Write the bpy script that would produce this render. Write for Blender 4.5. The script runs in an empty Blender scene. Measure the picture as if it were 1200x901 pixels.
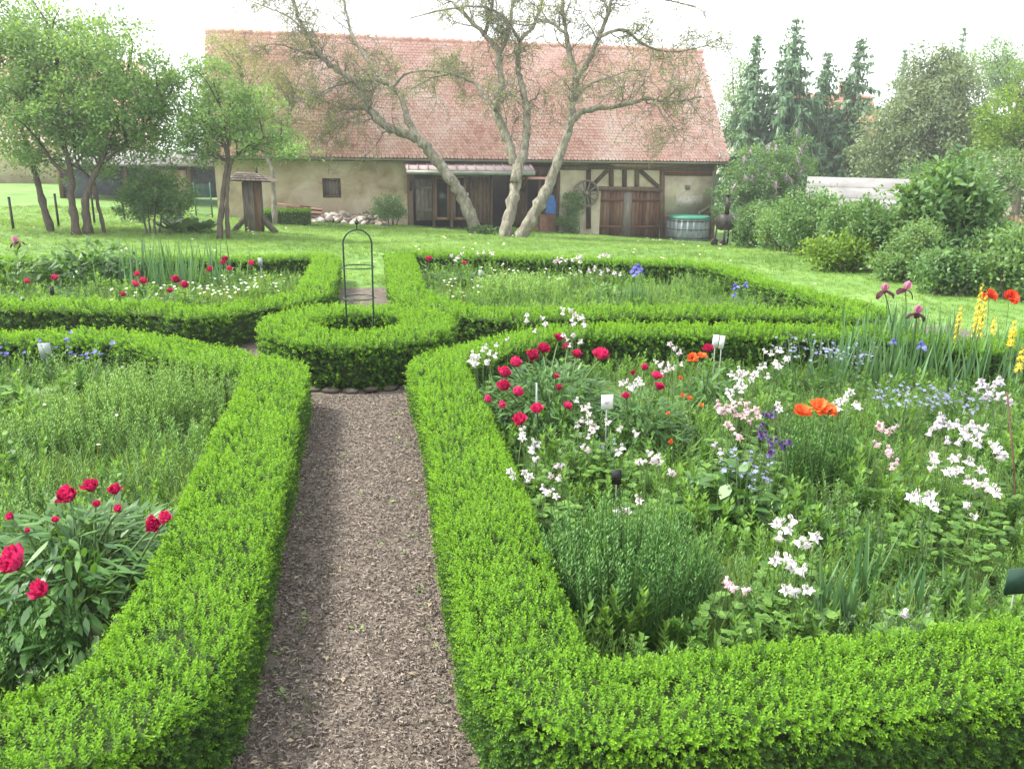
import bpy, math
import numpy as np
from mathutils import Matrix, Vector

rng = np.random.default_rng(11)
sc = bpy.context.scene
COL = sc.collection
PI = math.pi
rad = math.radians

# ------------------------------------------------------------------ camera
FPX, CX, CY, EYE = 970.0, 600.0, 450.5, 2.3
PITCH, YAW, ROLL = 0.281508, 0.188314, rad(0.9)
CAM_M = Matrix.Rotation(-YAW, 3, 'Z') @ Matrix.Rotation(PI / 2 - PITCH, 3, 'X') @ Matrix.Rotation(ROLL, 3, 'Z')
cam_data = bpy.data.cameras.new('camera')
cam = bpy.data.objects.new('camera', cam_data)
COL.objects.link(cam)
cam.matrix_world = Matrix.Translation((0, 0, EYE)) @ CAM_M.to_4x4()
cam_data.sensor_fit = 'HORIZONTAL'
cam_data.sensor_width = 36.0
cam_data.lens = 36.0 * FPX / 1200.0
cam_data.clip_start = 0.05
cam_data.clip_end = 2000
sc.camera = cam

# ------------------------------------------------------------------ sky, sun, exposure
SUN_EL, SUN_AZ = rad(54), math.atan2(-0.90, 0.30)      # azimuth from +Y (north) towards +X
sun_dir = Vector((math.sin(SUN_AZ) * math.cos(SUN_EL), math.cos(SUN_AZ) * math.cos(SUN_EL), math.sin(SUN_EL)))
world = bpy.data.worlds.new('World')
sc.world = world
world.use_nodes = True
wn, wl = world.node_tree.nodes, world.node_tree.links
wn.clear()
sky = wn.new('ShaderNodeTexSky'); sky.sky_type = 'NISHITA'; sky.sun_disc = False
sky.sun_elevation = SUN_EL; sky.sun_rotation = SUN_AZ % (2 * PI)
sky.air_density = 1.0; sky.dust_density = 4.0; sky.ozone_density = 1.0
hs = wn.new('ShaderNodeHueSaturation'); hs.inputs['Saturation'].default_value = 0.35
hs.inputs['Value'].default_value = 1.0
# thin, bright, high cloud over the whole sky
tc = wn.new('ShaderNodeTexCoord')
cl = wn.new('ShaderNodeTexNoise'); cl.inputs['Scale'].default_value = 2.2; cl.inputs['Detail'].default_value = 6
cr = wn.new('ShaderNodeMapRange'); cr.inputs['From Min'].default_value = 0.35; cr.inputs['From Max'].default_value = 0.65
cr.inputs['To Min'].default_value = 0.55; cr.inputs['To Max'].default_value = 0.9
mixc = wn.new('ShaderNodeMix'); mixc.data_type = 'RGBA'
mixc.inputs['B'].default_value = (7.2, 7.4, 7.6, 1)
bg = wn.new('ShaderNodeBackground'); bg.inputs['Strength'].default_value = 0.15
wo = wn.new('ShaderNodeOutputWorld')
wl.new(sky.outputs[0], hs.inputs['Color'])
wl.new(tc.outputs['Generated'], cl.inputs['Vector'])
wl.new(cl.outputs['Fac'], cr.inputs['Value'])
wl.new(cr.outputs[0], mixc.inputs['Factor'])
wl.new(hs.outputs[0], mixc.inputs['A'])
wl.new(mixc.outputs['Result'], bg.inputs['Color'])
wl.new(bg.outputs[0], wo.inputs['Surface'])

sun_l = bpy.data.lights.new('sun', 'SUN')
sun_l.energy = 3.5; sun_l.angle = rad(9); sun_l.color = (1.0, 0.95, 0.86)
sun = bpy.data.objects.new('sun', sun_l); COL.objects.link(sun)
sun.rotation_euler = sun_dir.to_track_quat('Z', 'Y').to_euler()

vs = sc.view_settings
vs.view_transform = 'Standard'; vs.look = 'None'; vs.gamma = 1.0; vs.use_curve_mapping = False
vs.exposure = 1.3
cy = sc.cycles
cy.max_bounces = 7; cy.diffuse_bounces = 3; cy.glossy_bounces = 2; cy.transmission_bounces = 4
cy.transparent_max_bounces = 6; cy.caustics_reflective = False; cy.caustics_refractive = False
cy.use_denoising = True
cy.use_adaptive_sampling = True; cy.adaptive_threshold = 0.015
try:
    cy.denoiser = 'OPENIMAGEDENOISE'; cy.denoising_input_passes = 'RGB_ALBEDO_NORMAL'; cy.denoising_prefilter = 'ACCURATE'
except Exception:
    pass

# ------------------------------------------------------------------ where a sight line meets the place
R3 = np.array(CAM_M)
def ray(u, v):
    d = R3 @ np.array([(u - CX) / FPX, -(v - CY) / FPX, -1.0])
    return d                                           # unit camera depth
def on_plane(u, v, z):
    d = ray(u, v); t = (z - EYE) / d[2]
    return np.array([0, 0, EYE]) + d * t
def at_depth(u, v, dep):
    return np.array([0, 0, EYE]) + ray(u, v) * dep
def terrain(x, y):
    x = np.asarray(x, float); y = np.asarray(y, float)
    t = np.clip((y - 14.6) / 23.0, 0, 1)
    s = 0.5 * t + 0.5 * t * t * (3 - 2 * t)
    drop = np.clip(0.75 + 0.056 * (x + 5.0), 0.35, 2.7)
    bump = 0.03 * np.sin(x * 0.7 + y * 0.4) * np.clip((y - 16) / 5, 0, 1)
    return -s * drop + bump
def on_ground(u, v):
    d = ray(u, v); t = np.arange(1.0, 160, 0.05)
    p = np.array([0, 0, EYE])[None] + d[None] * t[:, None]
    below = np.nonzero(p[:, 2] < terrain(p[:, 0], p[:, 1]))[0]
    k = below[0] if len(below) else len(t) - 1
    q = p[k].copy(); q[2] = float(terrain(q[0], q[1]))
    return q

# ------------------------------------------------------------------ materials
MATS = {}
def _mat(name):
    m = bpy.data.materials.new(name); m.use_nodes = True
    n = m.node_tree.nodes; n.clear()
    o = n.new('ShaderNodeOutputMaterial')
    return m, n, m.node_tree.links, o
def ramp_node(n, stops):
    r = n.new('ShaderNodeValToRGB')
    el = r.color_ramp.elements
    while len(el) < len(stops): el.new(0.5)
    for e, (p, c) in zip(el, stops):
        e.position = p; e.color = (*c, 1)
    return r
def leaf_mat(name, dark, light, trans=0.38, rough=0.5, spec=0.35, tyel=(1.25, 1.15, 0.5), inst=True):
    """leaf: colour runs dark..light by the leaf's own tint and the shoot it grows on; lets light through"""
    m, n, l, o = _mat(name)
    at = n.new('ShaderNodeAttribute'); at.attribute_name = 'tint'
    src = at.outputs['Fac']
    if inst:
        oi = n.new('ShaderNodeObjectInfo')
        mm = n.new('ShaderNodeMath'); mm.operation = 'MULTIPLY_ADD'
        mm.inputs[1].default_value = 0.6; mm.inputs[2].default_value = -0.3
        l.new(oi.outputs['Random'], mm.inputs[0])
        ad = n.new('ShaderNodeMath'); ad.operation = 'ADD'; ad.use_clamp = True
        l.new(at.outputs['Fac'], ad.inputs[0]); l.new(mm.outputs[0], ad.inputs[1])
        src = ad.outputs[0]
    r = ramp_node(n, [(0.0, dark), (1.0, light)])
    l.new(src, r.inputs[0])
    pb = n.new('ShaderNodeBsdfPrincipled'); pb.inputs['Roughness'].default_value = rough
    pb.inputs['Specular IOR Level'].default_value = spec
    tr = n.new('ShaderNodeBsdfTranslucent')
    mu = n.new('ShaderNodeMix'); mu.data_type = 'RGBA'; mu.blend_type = 'MULTIPLY'
    mu.inputs['Factor'].default_value = 1.0; mu.inputs['B'].default_value = (*tyel, 1)
    mx = n.new('ShaderNodeMixShader'); mx.inputs[0].default_value = trans
    l.new(r.outputs[0], pb.inputs['Base Color']); l.new(r.outputs[0], mu.inputs['A'])
    l.new(mu.outputs['Result'], tr.inputs['Color'])
    l.new(pb.outputs[0], mx.inputs[1]); l.new(tr.outputs[0], mx.inputs[2]); l.new(mx.outputs[0], o.inputs[0])
    MATS[name] = m
    return m
def noise_mat(name, stops, scale=6, detail=6, rough=0.85, bump=0.3, bscale=40, coord='Object', stretch=(1, 1, 1), spec=0.25, metal=0.0, tint=0.0, dist=0.0):
    """surface whose colour wanders between the stops, with fine relief"""
    m, n, l, o = _mat(name)
    tcn = n.new('ShaderNodeTexCoord'); mp = n.new('ShaderNodeMapping'); mp.inputs['Scale'].default_value = stretch
    l.new(tcn.outputs[coord], mp.inputs['Vector'])
    a = n.new('ShaderNodeTexNoise'); a.inputs['Scale'].default_value = scale; a.inputs['Detail'].default_value = detail
    a.inputs['Distortion'].default_value = dist; a.inputs['Roughness'].default_value = 0.6
    b = n.new('ShaderNodeTexNoise'); b.inputs['Scale'].default_value = bscale; b.inputs['Detail'].default_value = 5
    for q in (a, b): l.new(mp.outputs[0], q.inputs['Vector'])
    src = a.outputs['Fac']
    if tint:
        at = n.new('ShaderNodeAttribute'); at.attribute_name = 'tint'
        mm = n.new('ShaderNodeMath'); mm.operation = 'MULTIPLY_ADD'; mm.inputs[1].default_value = tint; mm.inputs[2].default_value = -0.5 * tint
        l.new(at.outputs['Fac'], mm.inputs[0])
        ad = n.new('ShaderNodeMath'); ad.operation = 'ADD'; ad.use_clamp = True
        l.new(src, ad.inputs[0]); l.new(mm.outputs[0], ad.inputs[1]); src = ad.outputs[0]
    r = ramp_node(n, stops); l.new(src, r.inputs[0])
    pb = n.new('ShaderNodeBsdfPrincipled'); pb.inputs['Roughness'].default_value = rough
    pb.inputs['Specular IOR Level'].default_value = spec; pb.inputs['Metallic'].default_value = metal
    l.new(r.outputs[0], pb.inputs['Base Color'])
    if bump:
        bp = n.new('ShaderNodeBump'); bp.inputs['Strength'].default_value = bump; bp.inputs['Distance'].default_value = 0.02
        l.new(b.outputs['Fac'], bp.inputs['Height']); l.new(bp.outputs[0], pb.inputs['Normal'])
    l.new(pb.outputs[0], o.inputs[0])
    MATS[name] = m
    return m

# ------------------------------------------------------------------ mesh building
class Buf:
    """gathers vertices and faces (with a tint per vertex and a material slot per face) into ONE mesh"""
    def __init__(s): s.v = []; s.f = []; s.m = []; s.t = []; s.n = 0
    def add(s, V, F, mat=0, tint=0.5):
        V = np.asarray(V, float).reshape(-1, 3); F = np.asarray(F, int)
        s.v.append(V); s.f.append(F + s.n); s.m.append((mat, len(F)))
        s.t.append(np.broadcast_to(np.asarray(tint, float), (len(V),)).copy()); s.n += len(V)
        return s
    def join(s, o, M=None, off=(0, 0, 0), mat=None):
        for V, F, mm, t in zip(o.v, [f for f in o.f], o.m, o.t):
            pass
        V = np.concatenate(o.v)
        if M is not None: V = V @ np.asarray(M).T
        V = V + np.asarray(off)
        base = s.n
        s.v.append(V); s.t.append(np.concatenate(o.t))
        for F, mm in zip(o.f, o.m):
            s.f.append(F + base); s.m.append((mm[0] if mat is None else mat, mm[1]))
        s.n += len(V)
        return s
    def mesh(s, name, mats, smooth=False, pts=None):
        me = bpy.data.meshes.new(name)
        V = np.concatenate(s.v) if s.v else np.zeros((0, 3))
        T = np.concatenate(s.t) if s.t else np.zeros(0)
        me.vertices.add(len(V)); me.vertices.foreach_set('co', V.ravel())
        sizes = np.concatenate([np.full(len(F), F.shape[1]) for F in s.f]) if s.f else np.zeros(0, int)
        loops = np.concatenate([F.ravel() for F in s.f]) if s.f else np.zeros(0, int)
        mi = np.concatenate([np.full(k, a) for a, k in s.m]) if s.m else np.zeros(0, int)
        me.loops.add(len(loops)); me.loops.foreach_set('vertex_index', loops.astype(np.int32))
        me.polygons.add(len(sizes))
        st = np.concatenate([[0], np.cumsum(sizes)[:-1]]) if len(sizes) else np.zeros(0)
        me.polygons.foreach_set('loop_start', st.astype(np.int32))
        me.polygons.foreach_set('material_index', mi.astype(np.int32))
        if smooth: me.polygons.foreach_set('use_smooth', np.ones(len(sizes), bool))
        a = me.attributes.new('tint', 'FLOAT', 'POINT'); a.data.foreach_set('value', T.astype(np.float32))
        for m in (mats if isinstance(mats, (list, tuple)) else [mats]):
            me.materials.append(MATS[m] if isinstance(m, str) else m)
        me.update(calc_edges=True); me.validate()
        return me

def link(name, data, parent=None, loc=(0, 0, 0), rot=(0, 0, 0), scale=None):
    o = bpy.data.objects.new(name, data); COL.objects.link(o)
    o.location = loc; o.rotation_euler = rot
    if scale is not None: o.scale = scale if hasattr(scale, '__len__') else (scale,) * 3
    if parent is not None: o.parent = parent
    return o
def obj(name, buf, mats, parent=None, smooth=False, loc=(0, 0, 0), rot=(0, 0, 0)):
    return link(name, buf.mesh(name, mats, smooth), parent, loc, rot)
def tag(o, label=None, cat=None, group=None, kind=None):
    if label: o['label'] = label
    if cat: o['category'] = cat
    if group: o['group'] = group
    if kind: o['kind'] = kind
    return o
def thing(name, label, cat, loc=(0, 0, 0), rotz=0.0, group=None):
    o = link(name, None, None, tuple(float(a) for a in loc), (0, 0, rotz))
    o.empty_display_size = 0.1
    return tag(o, label, cat, group)
def stuff(o):
    o['kind'] = 'stuff'; return o

def norm(a):
    return a / np.maximum(np.linalg.norm(a, axis=-1, keepdims=True), 1e-9)
def box(b, c, s, mat=0, tint=0.5, rz=0.0, M=None):
    x, y, z = np.asarray(s, float) / 2
    V = np.array([[-x, -y, -z], [x, -y, -z], [x, y, -z], [-x, y, -z], [-x, -y, z], [x, -y, z], [x, y, z], [-x, y, z]])
    if rz: 
        c_, s_ = math.cos(rz), math.sin(rz); V = V @ np.array([[c_, -s_, 0], [s_, c_, 0], [0, 0, 1]]).T
    if M is not None: V = V @ np.asarray(M).T
    b.add(V + np.asarray(c, float), [[0, 3, 2, 1], [4, 5, 6, 7], [0, 1, 5, 4], [1, 2, 6, 5], [2, 3, 7, 6], [3, 0, 4, 7]], mat, tint)
    return b
def bar(b, p, q, w, h=None, mat=0, tint=0.5, up=(0, 0, 1)):
    """square bar from p to q"""
    p = np.asarray(p, float); q = np.asarray(q, float); d = q - p; L = np.linalg.norm(d); d = d / L
    u = np.asarray(up, float)
    if abs(d @ u) > 0.95: u = np.array([1.0, 0, 0])
    s_ = np.cross(d, u); s_ /= np.linalg.norm(s_); u = np.cross(s_, d)
    return box(b, (p + q) / 2, (L, w, h or w), mat, tint, M=np.stack([d, s_, u], 1))
def tube(b, P, r, sides=6, mat=0, tint=0.5, cap=True):
    P = np.asarray(P, float); k = len(P); r = np.broadcast_to(np.asarray(r, float), (k,))
    T = norm(np.gradient(P, axis=0)); ref = np.array([0, 0, 1.0]) if abs(T[0][2]) < 0.9 else np.array([1.0, 0, 0])
    N = np.cross(T, ref); bad = np.linalg.norm(N, axis=1) < 0.05; N[bad] = [1, 0, 0]; N = norm(N)
    for i in range(1, k):
        n_ = N[i - 1] - T[i] * (N[i - 1] @ T[i]); N[i] = n_ / max(np.linalg.norm(n_), 1e-9)
    B = np.cross(T, N); a = np.arange(sides) * 2 * PI / sides
    V = P[:, None] + r[:, None, None] * (np.cos(a)[None, :, None] * N[:, None] + np.sin(a)[None, :, None] * B[:, None])
    i, j = np.meshgrid(np.arange(k - 1), np.arange(sides), indexing='ij')
    F = np.stack([i * sides + j, i * sides + (j + 1) % sides, (i + 1) * sides + (j + 1) % sides, (i + 1) * sides + j], -1).reshape(-1, 4)
    b.add(V.reshape(-1, 3), F, mat, tint)
    if cap and sides > 2:
        base = b.n - k * sides
        for o_ in (0, (k - 1) * sides):
            idx = base + o_ + np.arange(sides)
            b.f.append(idx[None, ::-1] if o_ == 0 else idx[None]); b.m.append((mat, 1))
    return b
def lathe(b, prof, sides=16, mat=0, tint=0.5, off=(0, 0, 0), M=None):
    prof = np.asarray(prof, float); k = len(prof); a = np.arange(sides) * 2 * PI / sides
    V = np.stack([prof[:, 0][:, None] * np.cos(a), prof[:, 0][:, None] * np.sin(a), np.repeat(prof[:, 1][:, None], sides, 1)], -1).reshape(-1, 3)
    if M is not None: V = V @ np.asarray(M).T
    i, j = np.meshgrid(np.arange(k - 1), np.arange(sides), indexing='ij')
    F = np.stack([i * sides + j, i * sides + (j + 1) % sides, (i + 1) * sides + (j + 1) % sides, (i + 1) * sides + j], -1).reshape(-1, 4)
    return b.add(V + np.asarray(off), F, mat, tint)
def smooth_path(P, n=8, closed=False):
    P = np.asarray(P, float)
    Q = np.vstack([P[-1], P, P[0], P[1]]) if closed else np.vstack([2 * P[0] - P[1], P, 2 * P[-1] - P[-2]])
    out = []
    for i in range(1, len(Q) - 2):
        t = np.linspace(0, 1, n, endpoint=False)[:, None]
        a, b_, c, d = Q[i - 1], Q[i], Q[i + 1], Q[i + 2]
        out.append(0.5 * (2 * b_ + (c - a) * t + (2 * a - 5 * b_ + 4 * c - d) * t ** 2 + (3 * b_ - a - 3 * c + d) * t ** 3))
    if not closed: out.append(P[-1][None])
    return np.vstack(out)
def rand_dirs(n, up=0.0, r=None):
    r = r or rng
    d = r.normal(size=(n, 3)); d = norm(d); d[:, 2] += up
    return norm(d)
def kites(b, P, D, L, W, mat=0, tint=0.5, fold=0.18, wide=0.45, N=None, droop=0.0):
    """leaves: base P, direction D, each a folded kite of two triangles (four with a drooping tip)"""
    n = len(P); P = np.asarray(P, float); D = norm(np.asarray(D, float))
    L = np.broadcast_to(L, (n,))[:, None]; W = np.broadcast_to(W, (n,))[:, None]
    if N is None:
        N = rng.normal(size=(n, 3)) * 0.6; N[:, 2] += 0.8
    S = norm(np.cross(D, N)); N = norm(np.cross(S, D))
    mid = P + D * L * wide
    tip = P + D * L - N * L * droop
    V = np.stack([P, mid + S * W / 2 + N * W * fold, tip, mid - S * W / 2 + N * W * fold], 1)
    i = np.arange(n)[:, None] * 4
    F = np.concatenate([i + [0, 2, 1], i + [0, 3, 2]])
    t = np.repeat(np.broadcast_to(tint, (n,)), 4)
    return b.add(V.reshape(-1, 3), F, mat, t)
def strips(b, P, D, L, W, bend=0.3, seg=3, mat=0, tint=0.5, curl=None, tip=0.05, shape=None, N=None):
    """long leaves (grass, iris): strips that taper and arch over"""
    n = len(P); P = np.asarray(P, float); D = norm(np.asarray(D, float))
    L = np.broadcast_to(L, (n,)); W = np.broadcast_to(W, (n,)); bend = np.broadcast_to(bend, (n,))
    H = D.copy(); H[:, 2] = 0; hn = np.linalg.norm(H, axis=1); a = rng.uniform(0, 2 * PI, n)
    H = np.where((hn < 0.05)[:, None], np.stack([np.cos(a), np.sin(a), 0 * a], 1), norm(H))
    if N is None:
        S = norm(np.cross(D, H + 1e-3) + 0); S = np.where(np.linalg.norm(np.cross(D, H), axis=1)[:, None] < 0.05, np.stack([-H[:, 1], H[:, 0], 0 * a], 1), S)
    else:
        S = norm(np.cross(D, N))
    rows = []; 
    for k in range(seg + 1):
        u = k / seg
        c = P + D * (L * u)[:, None] + (H * 0.8 - np.array([0, 0, 0.6])) * (bend * L * u * u)[:, None]
        w = W * (shape[k] if shape is not None else (1 - (1 - tip) * u ** 1.6))
        rows += [c - S * w[:, None] / 2, c + S * w[:, None] / 2]
    V = np.stack(rows, 1); m = 2 * (seg + 1); i = np.arange(n)[:, None] * m
    F = np.concatenate([i + [2 * k, 2 * k + 1, 2 * k + 3, 2 * k + 2] for k in range(seg)])
    return b.add(V.reshape(-1, 3), F, mat, np.repeat(np.broadcast_to(tint, (n,)), m))
def petal(b, az, tilt, L, W, curl=0.0, nu=3, nv=2, ruffle=0.0, r0=0.0, z0=0.0, mat=0, tint=0.5, cup=0.15, shape=None, rr=None):
    """one petal: leaves the axis at angle tilt from vertical, arches by curl, edges ruffled"""
    rr = rr or rng
    V = []
    for i in range(nu + 1):
        u = i / nu; th = tilt + curl * u
        if i == 0: c = np.array([r0, 0.0, z0])
        else: c = c + (L / nu) * np.array([math.sin(th), 0, math.cos(th)])
        w = W * (shape[i] if shape is not None else math.sin(PI * (0.12 + 0.80 * u)) ** 0.8)
        nrm = np.array([-math.cos(th), 0, math.sin(th)])
        for j in range(nv + 1):
            s = j / nv * 2 - 1
            p = c + np.array([0, s * w / 2, 0]) + nrm * (cup * w * s * s)
            if i: p = p + rr.normal(size=3) * ruffle * L * (0.4 + 0.6 * u)
            V.append(p)
    V = np.array(V); ca, sa = math.cos(az), math.sin(az)
    V = V @ np.array([[ca, -sa, 0], [sa, ca, 0], [0, 0, 1]]).T
    F = [[i * (nv + 1) + j, (i + 1) * (nv + 1) + j, (i + 1) * (nv + 1) + j + 1, i * (nv + 1) + j + 1] for i in range(nu) for j in range(nv)]
    return b.add(V, F, mat, tint)

# ------------------------------------------------------------------ many small pieces of one mass (leaves of a hedge, grass): geometry nodes
def _scatter_tree():
    g = bpy.data.node_groups.new('scatter', 'GeometryNodeTree')
    g.interface.new_socket('Geometry', in_out='INPUT', socket_type='NodeSocketGeometry')
    g.interface.new_socket('Geometry', in_out='OUTPUT', socket_type='NodeSocketGeometry')
    n, l = g.nodes, g.links
    gi = n.new('NodeGroupInput'); go = n.new('NodeGroupOutput')
    def attr(name, t):
        a = n.new('GeometryNodeInputNamedAttribute'); a.data_type = t; a.inputs['Name'].default_value = name
        return a.outputs['Attribute']
    sep = n.new('GeometryNodeSeparateGeometry'); sep.domain = 'POINT'
    cmp_ = n.new('FunctionNodeCompare'); cmp_.data_type = 'INT'; cmp_.operation = 'GREATER_THAN'
    tm = attr('tmpl', 'INT')
    ia = [s for s in cmp_.inputs if s.type == 'INT']
    l.new(tm, ia[0]); ia[1].default_value = 0
    l.new(gi.outputs[0], sep.inputs['Geometry']); l.new(cmp_.outputs[0], sep.inputs['Selection'])
    sp = n.new('GeometryNodeSplitToInstances'); sp.domain = 'POINT'
    l.new(sep.outputs[0], sp.inputs[0]); l.new(attr('tmpl', 'INT'), sp.inputs['Group ID'])
    iop = n.new('GeometryNodeInstanceOnPoints'); iop.inputs['Pick Instance'].default_value = True
    l.new(sep.outputs[1], iop.inputs['Points']); l.new(sp.outputs[0], iop.inputs['Instance'])
    l.new(attr('pick', 'INT'), iop.inputs['Instance Index'])
    e = n.new('FunctionNodeEulerToRotation'); l.new(attr('rot', 'FLOAT_VECTOR'), e.inputs[0]); l.new(e.outputs[0], iop.inputs['Rotation'])
    l.new(attr('scl', 'FLOAT_VECTOR'), iop.inputs['Scale'])
    l.new(iop.outputs[0], go.inputs[0])
    return g
SCATTER = _scatter_tree()
def euler_from(D, spin):
    """euler angles that turn +Z onto D after a spin about it"""
    D = norm(D); th = np.arccos(np.clip(D[:, 2], -1, 1)); ph = np.arctan2(D[:, 1], D[:, 0])
    ct, st, cp, sp_, cs, ss = np.cos(th), np.sin(th), np.cos(ph), np.sin(ph), np.cos(spin), np.sin(spin)
    R00 = cp * ct * cs - sp_ * ss; R10 = sp_ * ct * cs + cp * ss; R20 = -st * cs; R21 = st * ss; R22 = ct
    return np.stack([np.arctan2(R21, R22), -np.arcsin(np.clip(R20, -1, 1)), np.arctan2(R10, R00)], 1)
def scatter(name, templates, P, D, scale, mats, parent=None, pick=None, spin=None):
    """one object: copies of the template pieces at points P, grown along D"""
    b = Buf(); tm = []
    for k, t in enumerate(templates):
        b.join(t); tm.append(np.full(sum(len(x) for x in t.v), k + 1))
    n0 = b.n; n = len(P)
    b.add(P, np.zeros((0, 3), int)); tm.append(np.zeros(n))
    me = b.mesh(name, mats)
    tm = np.concatenate(tm).astype(np.int32)
    a = me.attributes.new('tmpl', 'INT', 'POINT'); a.data.foreach_set('value', tm)
    pk = np.zeros(n0 + n, np.int32); pk[n0:] = rng.integers(0, len(templates), n) if pick is None else pick
    a = me.attributes.new('pick', 'INT', 'POINT'); a.data.foreach_set('value', pk)
    ro = np.zeros((n0 + n, 3)); ro[n0:] = euler_from(np.asarray(D, float), rng.uniform(0, 2 * PI, n) if spin is None else spin)
    a = me.attributes.new('rot', 'FLOAT_VECTOR', 'POINT'); a.data.foreach_set('vector', ro.astype(np.float32).ravel())
    s_ = np.ones((n0 + n, 3)); s_[n0:] = np.asarray(scale, float).reshape(n, -1) if np.ndim(scale) else scale
    a = me.attributes.new('scl', 'FLOAT_VECTOR', 'POINT'); a.data.foreach_set('vector', s_.astype(np.float32).ravel())
    o = link(name, me, parent)
    md = o.modifiers.new('scatter', 'NODES'); md.node_group = SCATTER
    return stuff(o)
def wave(P, s=1.0, seed=0):
    """soft wandering value in -1..1 over space"""
    r = np.random.default_rng(seed); P = np.asarray(P, float); out = np.zeros(len(P))
    for k in range(5):
        d = r.normal(size=P.shape[1]); d /= np.linalg.norm(d); out += np.sin(P @ d * s * (1 + 0.7 * k) * 2 * PI + r.uniform(0, 6)) / (1 + 0.5 * k)
    return out / 2.2
def in_poly(P, poly):
    poly = np.asarray(poly, float)[:, :2]; x, y = P[:, 0], P[:, 1]; c = np.zeros(len(P), bool)
    for i in range(len(poly)):
        x0, y0 = poly[i - 1]; x1, y1 = poly[i]
        cond = ((y0 > y) != (y1 > y)) & (x < (x1 - x0) * (y - y0) / (y1 - y0 + 1e-12) + x0)
        c ^= cond
    return c
def poly_points(poly, n):
    poly = np.asarray(poly, float)[:, :2]; lo, hi = poly.min(0), poly.max(0)
    out = np.zeros((0, 2))
    while len(out) < n:
        p = rng.uniform(lo, hi, (n * 2, 2)); out = np.vstack([out, p[in_poly(p, poly)]])
    return out[:n]
def poly_area(poly):
    p = np.asarray(poly, float); x, y = p[:, 0], p[:, 1]
    return abs(np.dot(x, np.roll(y, 1)) - np.dot(y, np.roll(x, 1))) / 2
# ================================================================== ground, paths, beds
noise_mat('lawn', [(0.25, (0.065, 0.14, 0.02)), (0.55, (0.12, 0.22, 0.05)), (0.8, (0.19, 0.28, 0.08))], scale=0.8, detail=8, bump=0.6, bscale=30, coord='Object')
noise_mat('mulch', [(0.2, (0.05, 0.038, 0.028)), (0.5, (0.12, 0.098, 0.08)), (0.75, (0.20, 0.17, 0.14))], scale=9, detail=10, bump=1.0, bscale=60, coord='Object')
noise_mat('soil', [(0.25, (0.03, 0.026, 0.016)), (0.5, (0.06, 0.065, 0.025)), (0.75, (0.11, 0.12, 0.045))], scale=5, detail=8, bump=0.8, bscale=50, coord='Object')
def grid_obj(name, xs, ys, zf, mats):
    X, Y = np.meshgrid(xs, ys, indexing='ij'); V = np.stack([X, Y, zf(X, Y)], -1).reshape(-1, 3); nx, ny = len(xs), len(ys)
    i, j = np.meshgrid(np.arange(nx - 1), np.arange(ny - 1), indexing='ij')
    F = np.stack([i * ny + j, (i + 1) * ny + j, (i + 1) * ny + j + 1, i * ny + j + 1], -1).reshape(-1, 4)
    b = Buf().add(V, F); return obj(name, b, mats, smooth=True)
xs = np.concatenate([np.linspace(-140, -32, 10), np.linspace(-30, 40, 71), np.linspace(44, 160, 10)])
ys = np.concatenate([np.linspace(-60, -2, 8), np.linspace(0, 60, 121), np.linspace(65, 260, 14)])
tag(grid_obj('ground', xs, ys, terrain, ['lawn']), 'green lawn sloping gently down to the barn', kind='structure')
def sheet(name, poly, z, mats, label, n=1):
    poly = np.asarray(poly, float)[:, :2]
    import mathutils.geometry as mg
    tri = mg.tessellate_polygon([[Vector((p[0], p[1], 0)) for p in poly]])
    V = np.column_stack([poly, np.full(len(poly), z)])
    F = np.array([t if np.cross(poly[t[1]] - poly[t[0]], poly[t[2]] - poly[t[0]]) > 0 else t[::-1] for t in tri])
    return tag(obj(name, Buf().add(V, F), mats), label, kind='structure')

HH = 0.45                                               # hedge height
def px(pts, z=HH): return np.array([on_plane(u, v, z)[:2] for u, v in pts])
ring_c = on_plane(420, 381, HH)[:2]
YF = 2.62                                               # front hedges run across here
c_l1 = np.vstack([[(-5.5, 2.32), (-2.6, 2.42), (-1.5, 2.45), (-1.02, 2.54), (-0.775, 2.82), (-0.73, 3.4), (-0.72, 4.4), (-0.71, 6.0)],
                  px([(325, 428), (300, 425), (265, 419), (225, 410), (180, 399), (140, 392), (95, 391), (40, 392), (-60, 394)])])
c_r1 = np.vstack([[(6.3, 2.37), (4.5, 2.37), (2.6, 2.37), (1.22, 2.36), (0.79, 2.38), (0.61, 2.58), (0.595, 3.1), (0.635, 4.2), (0.68, 6.0)],
                  px([(510, 421), (528, 416), (560, 407), (596, 398), (630, 389), (665, 384.5), (720, 383.5), (800, 383.5), (920, 385), (1049, 389), (1100, 396), (1150, 404)]),
                  [(7.6, 7.6)]])
c_lb = np.vstack([px([(-70, 352), (0, 353), (90, 355), (170, 358), (215, 362), (243, 364), (275, 358), (315, 351), (352, 345), (369, 338), (374, 325), (379, 311), (382, 300.5), (366, 298.5), (300, 300), (230, 300), (120, 301), (-60, 303)])])
c_rb = np.vstack([px([(466, 296.5), (470, 308), (475, 325), (479, 340), (495, 350), (530, 357.5), (565, 364), (597, 367), (640, 365), (690, 363.5), (780, 362), (920, 363.5), (1010, 367), (1026, 365.5), (1005, 357), (950, 343), (885, 325), (845, 312.5), (800, 307), (740, 304.5), (640, 300.5), (550, 297.5), (482, 296)])])

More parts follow.
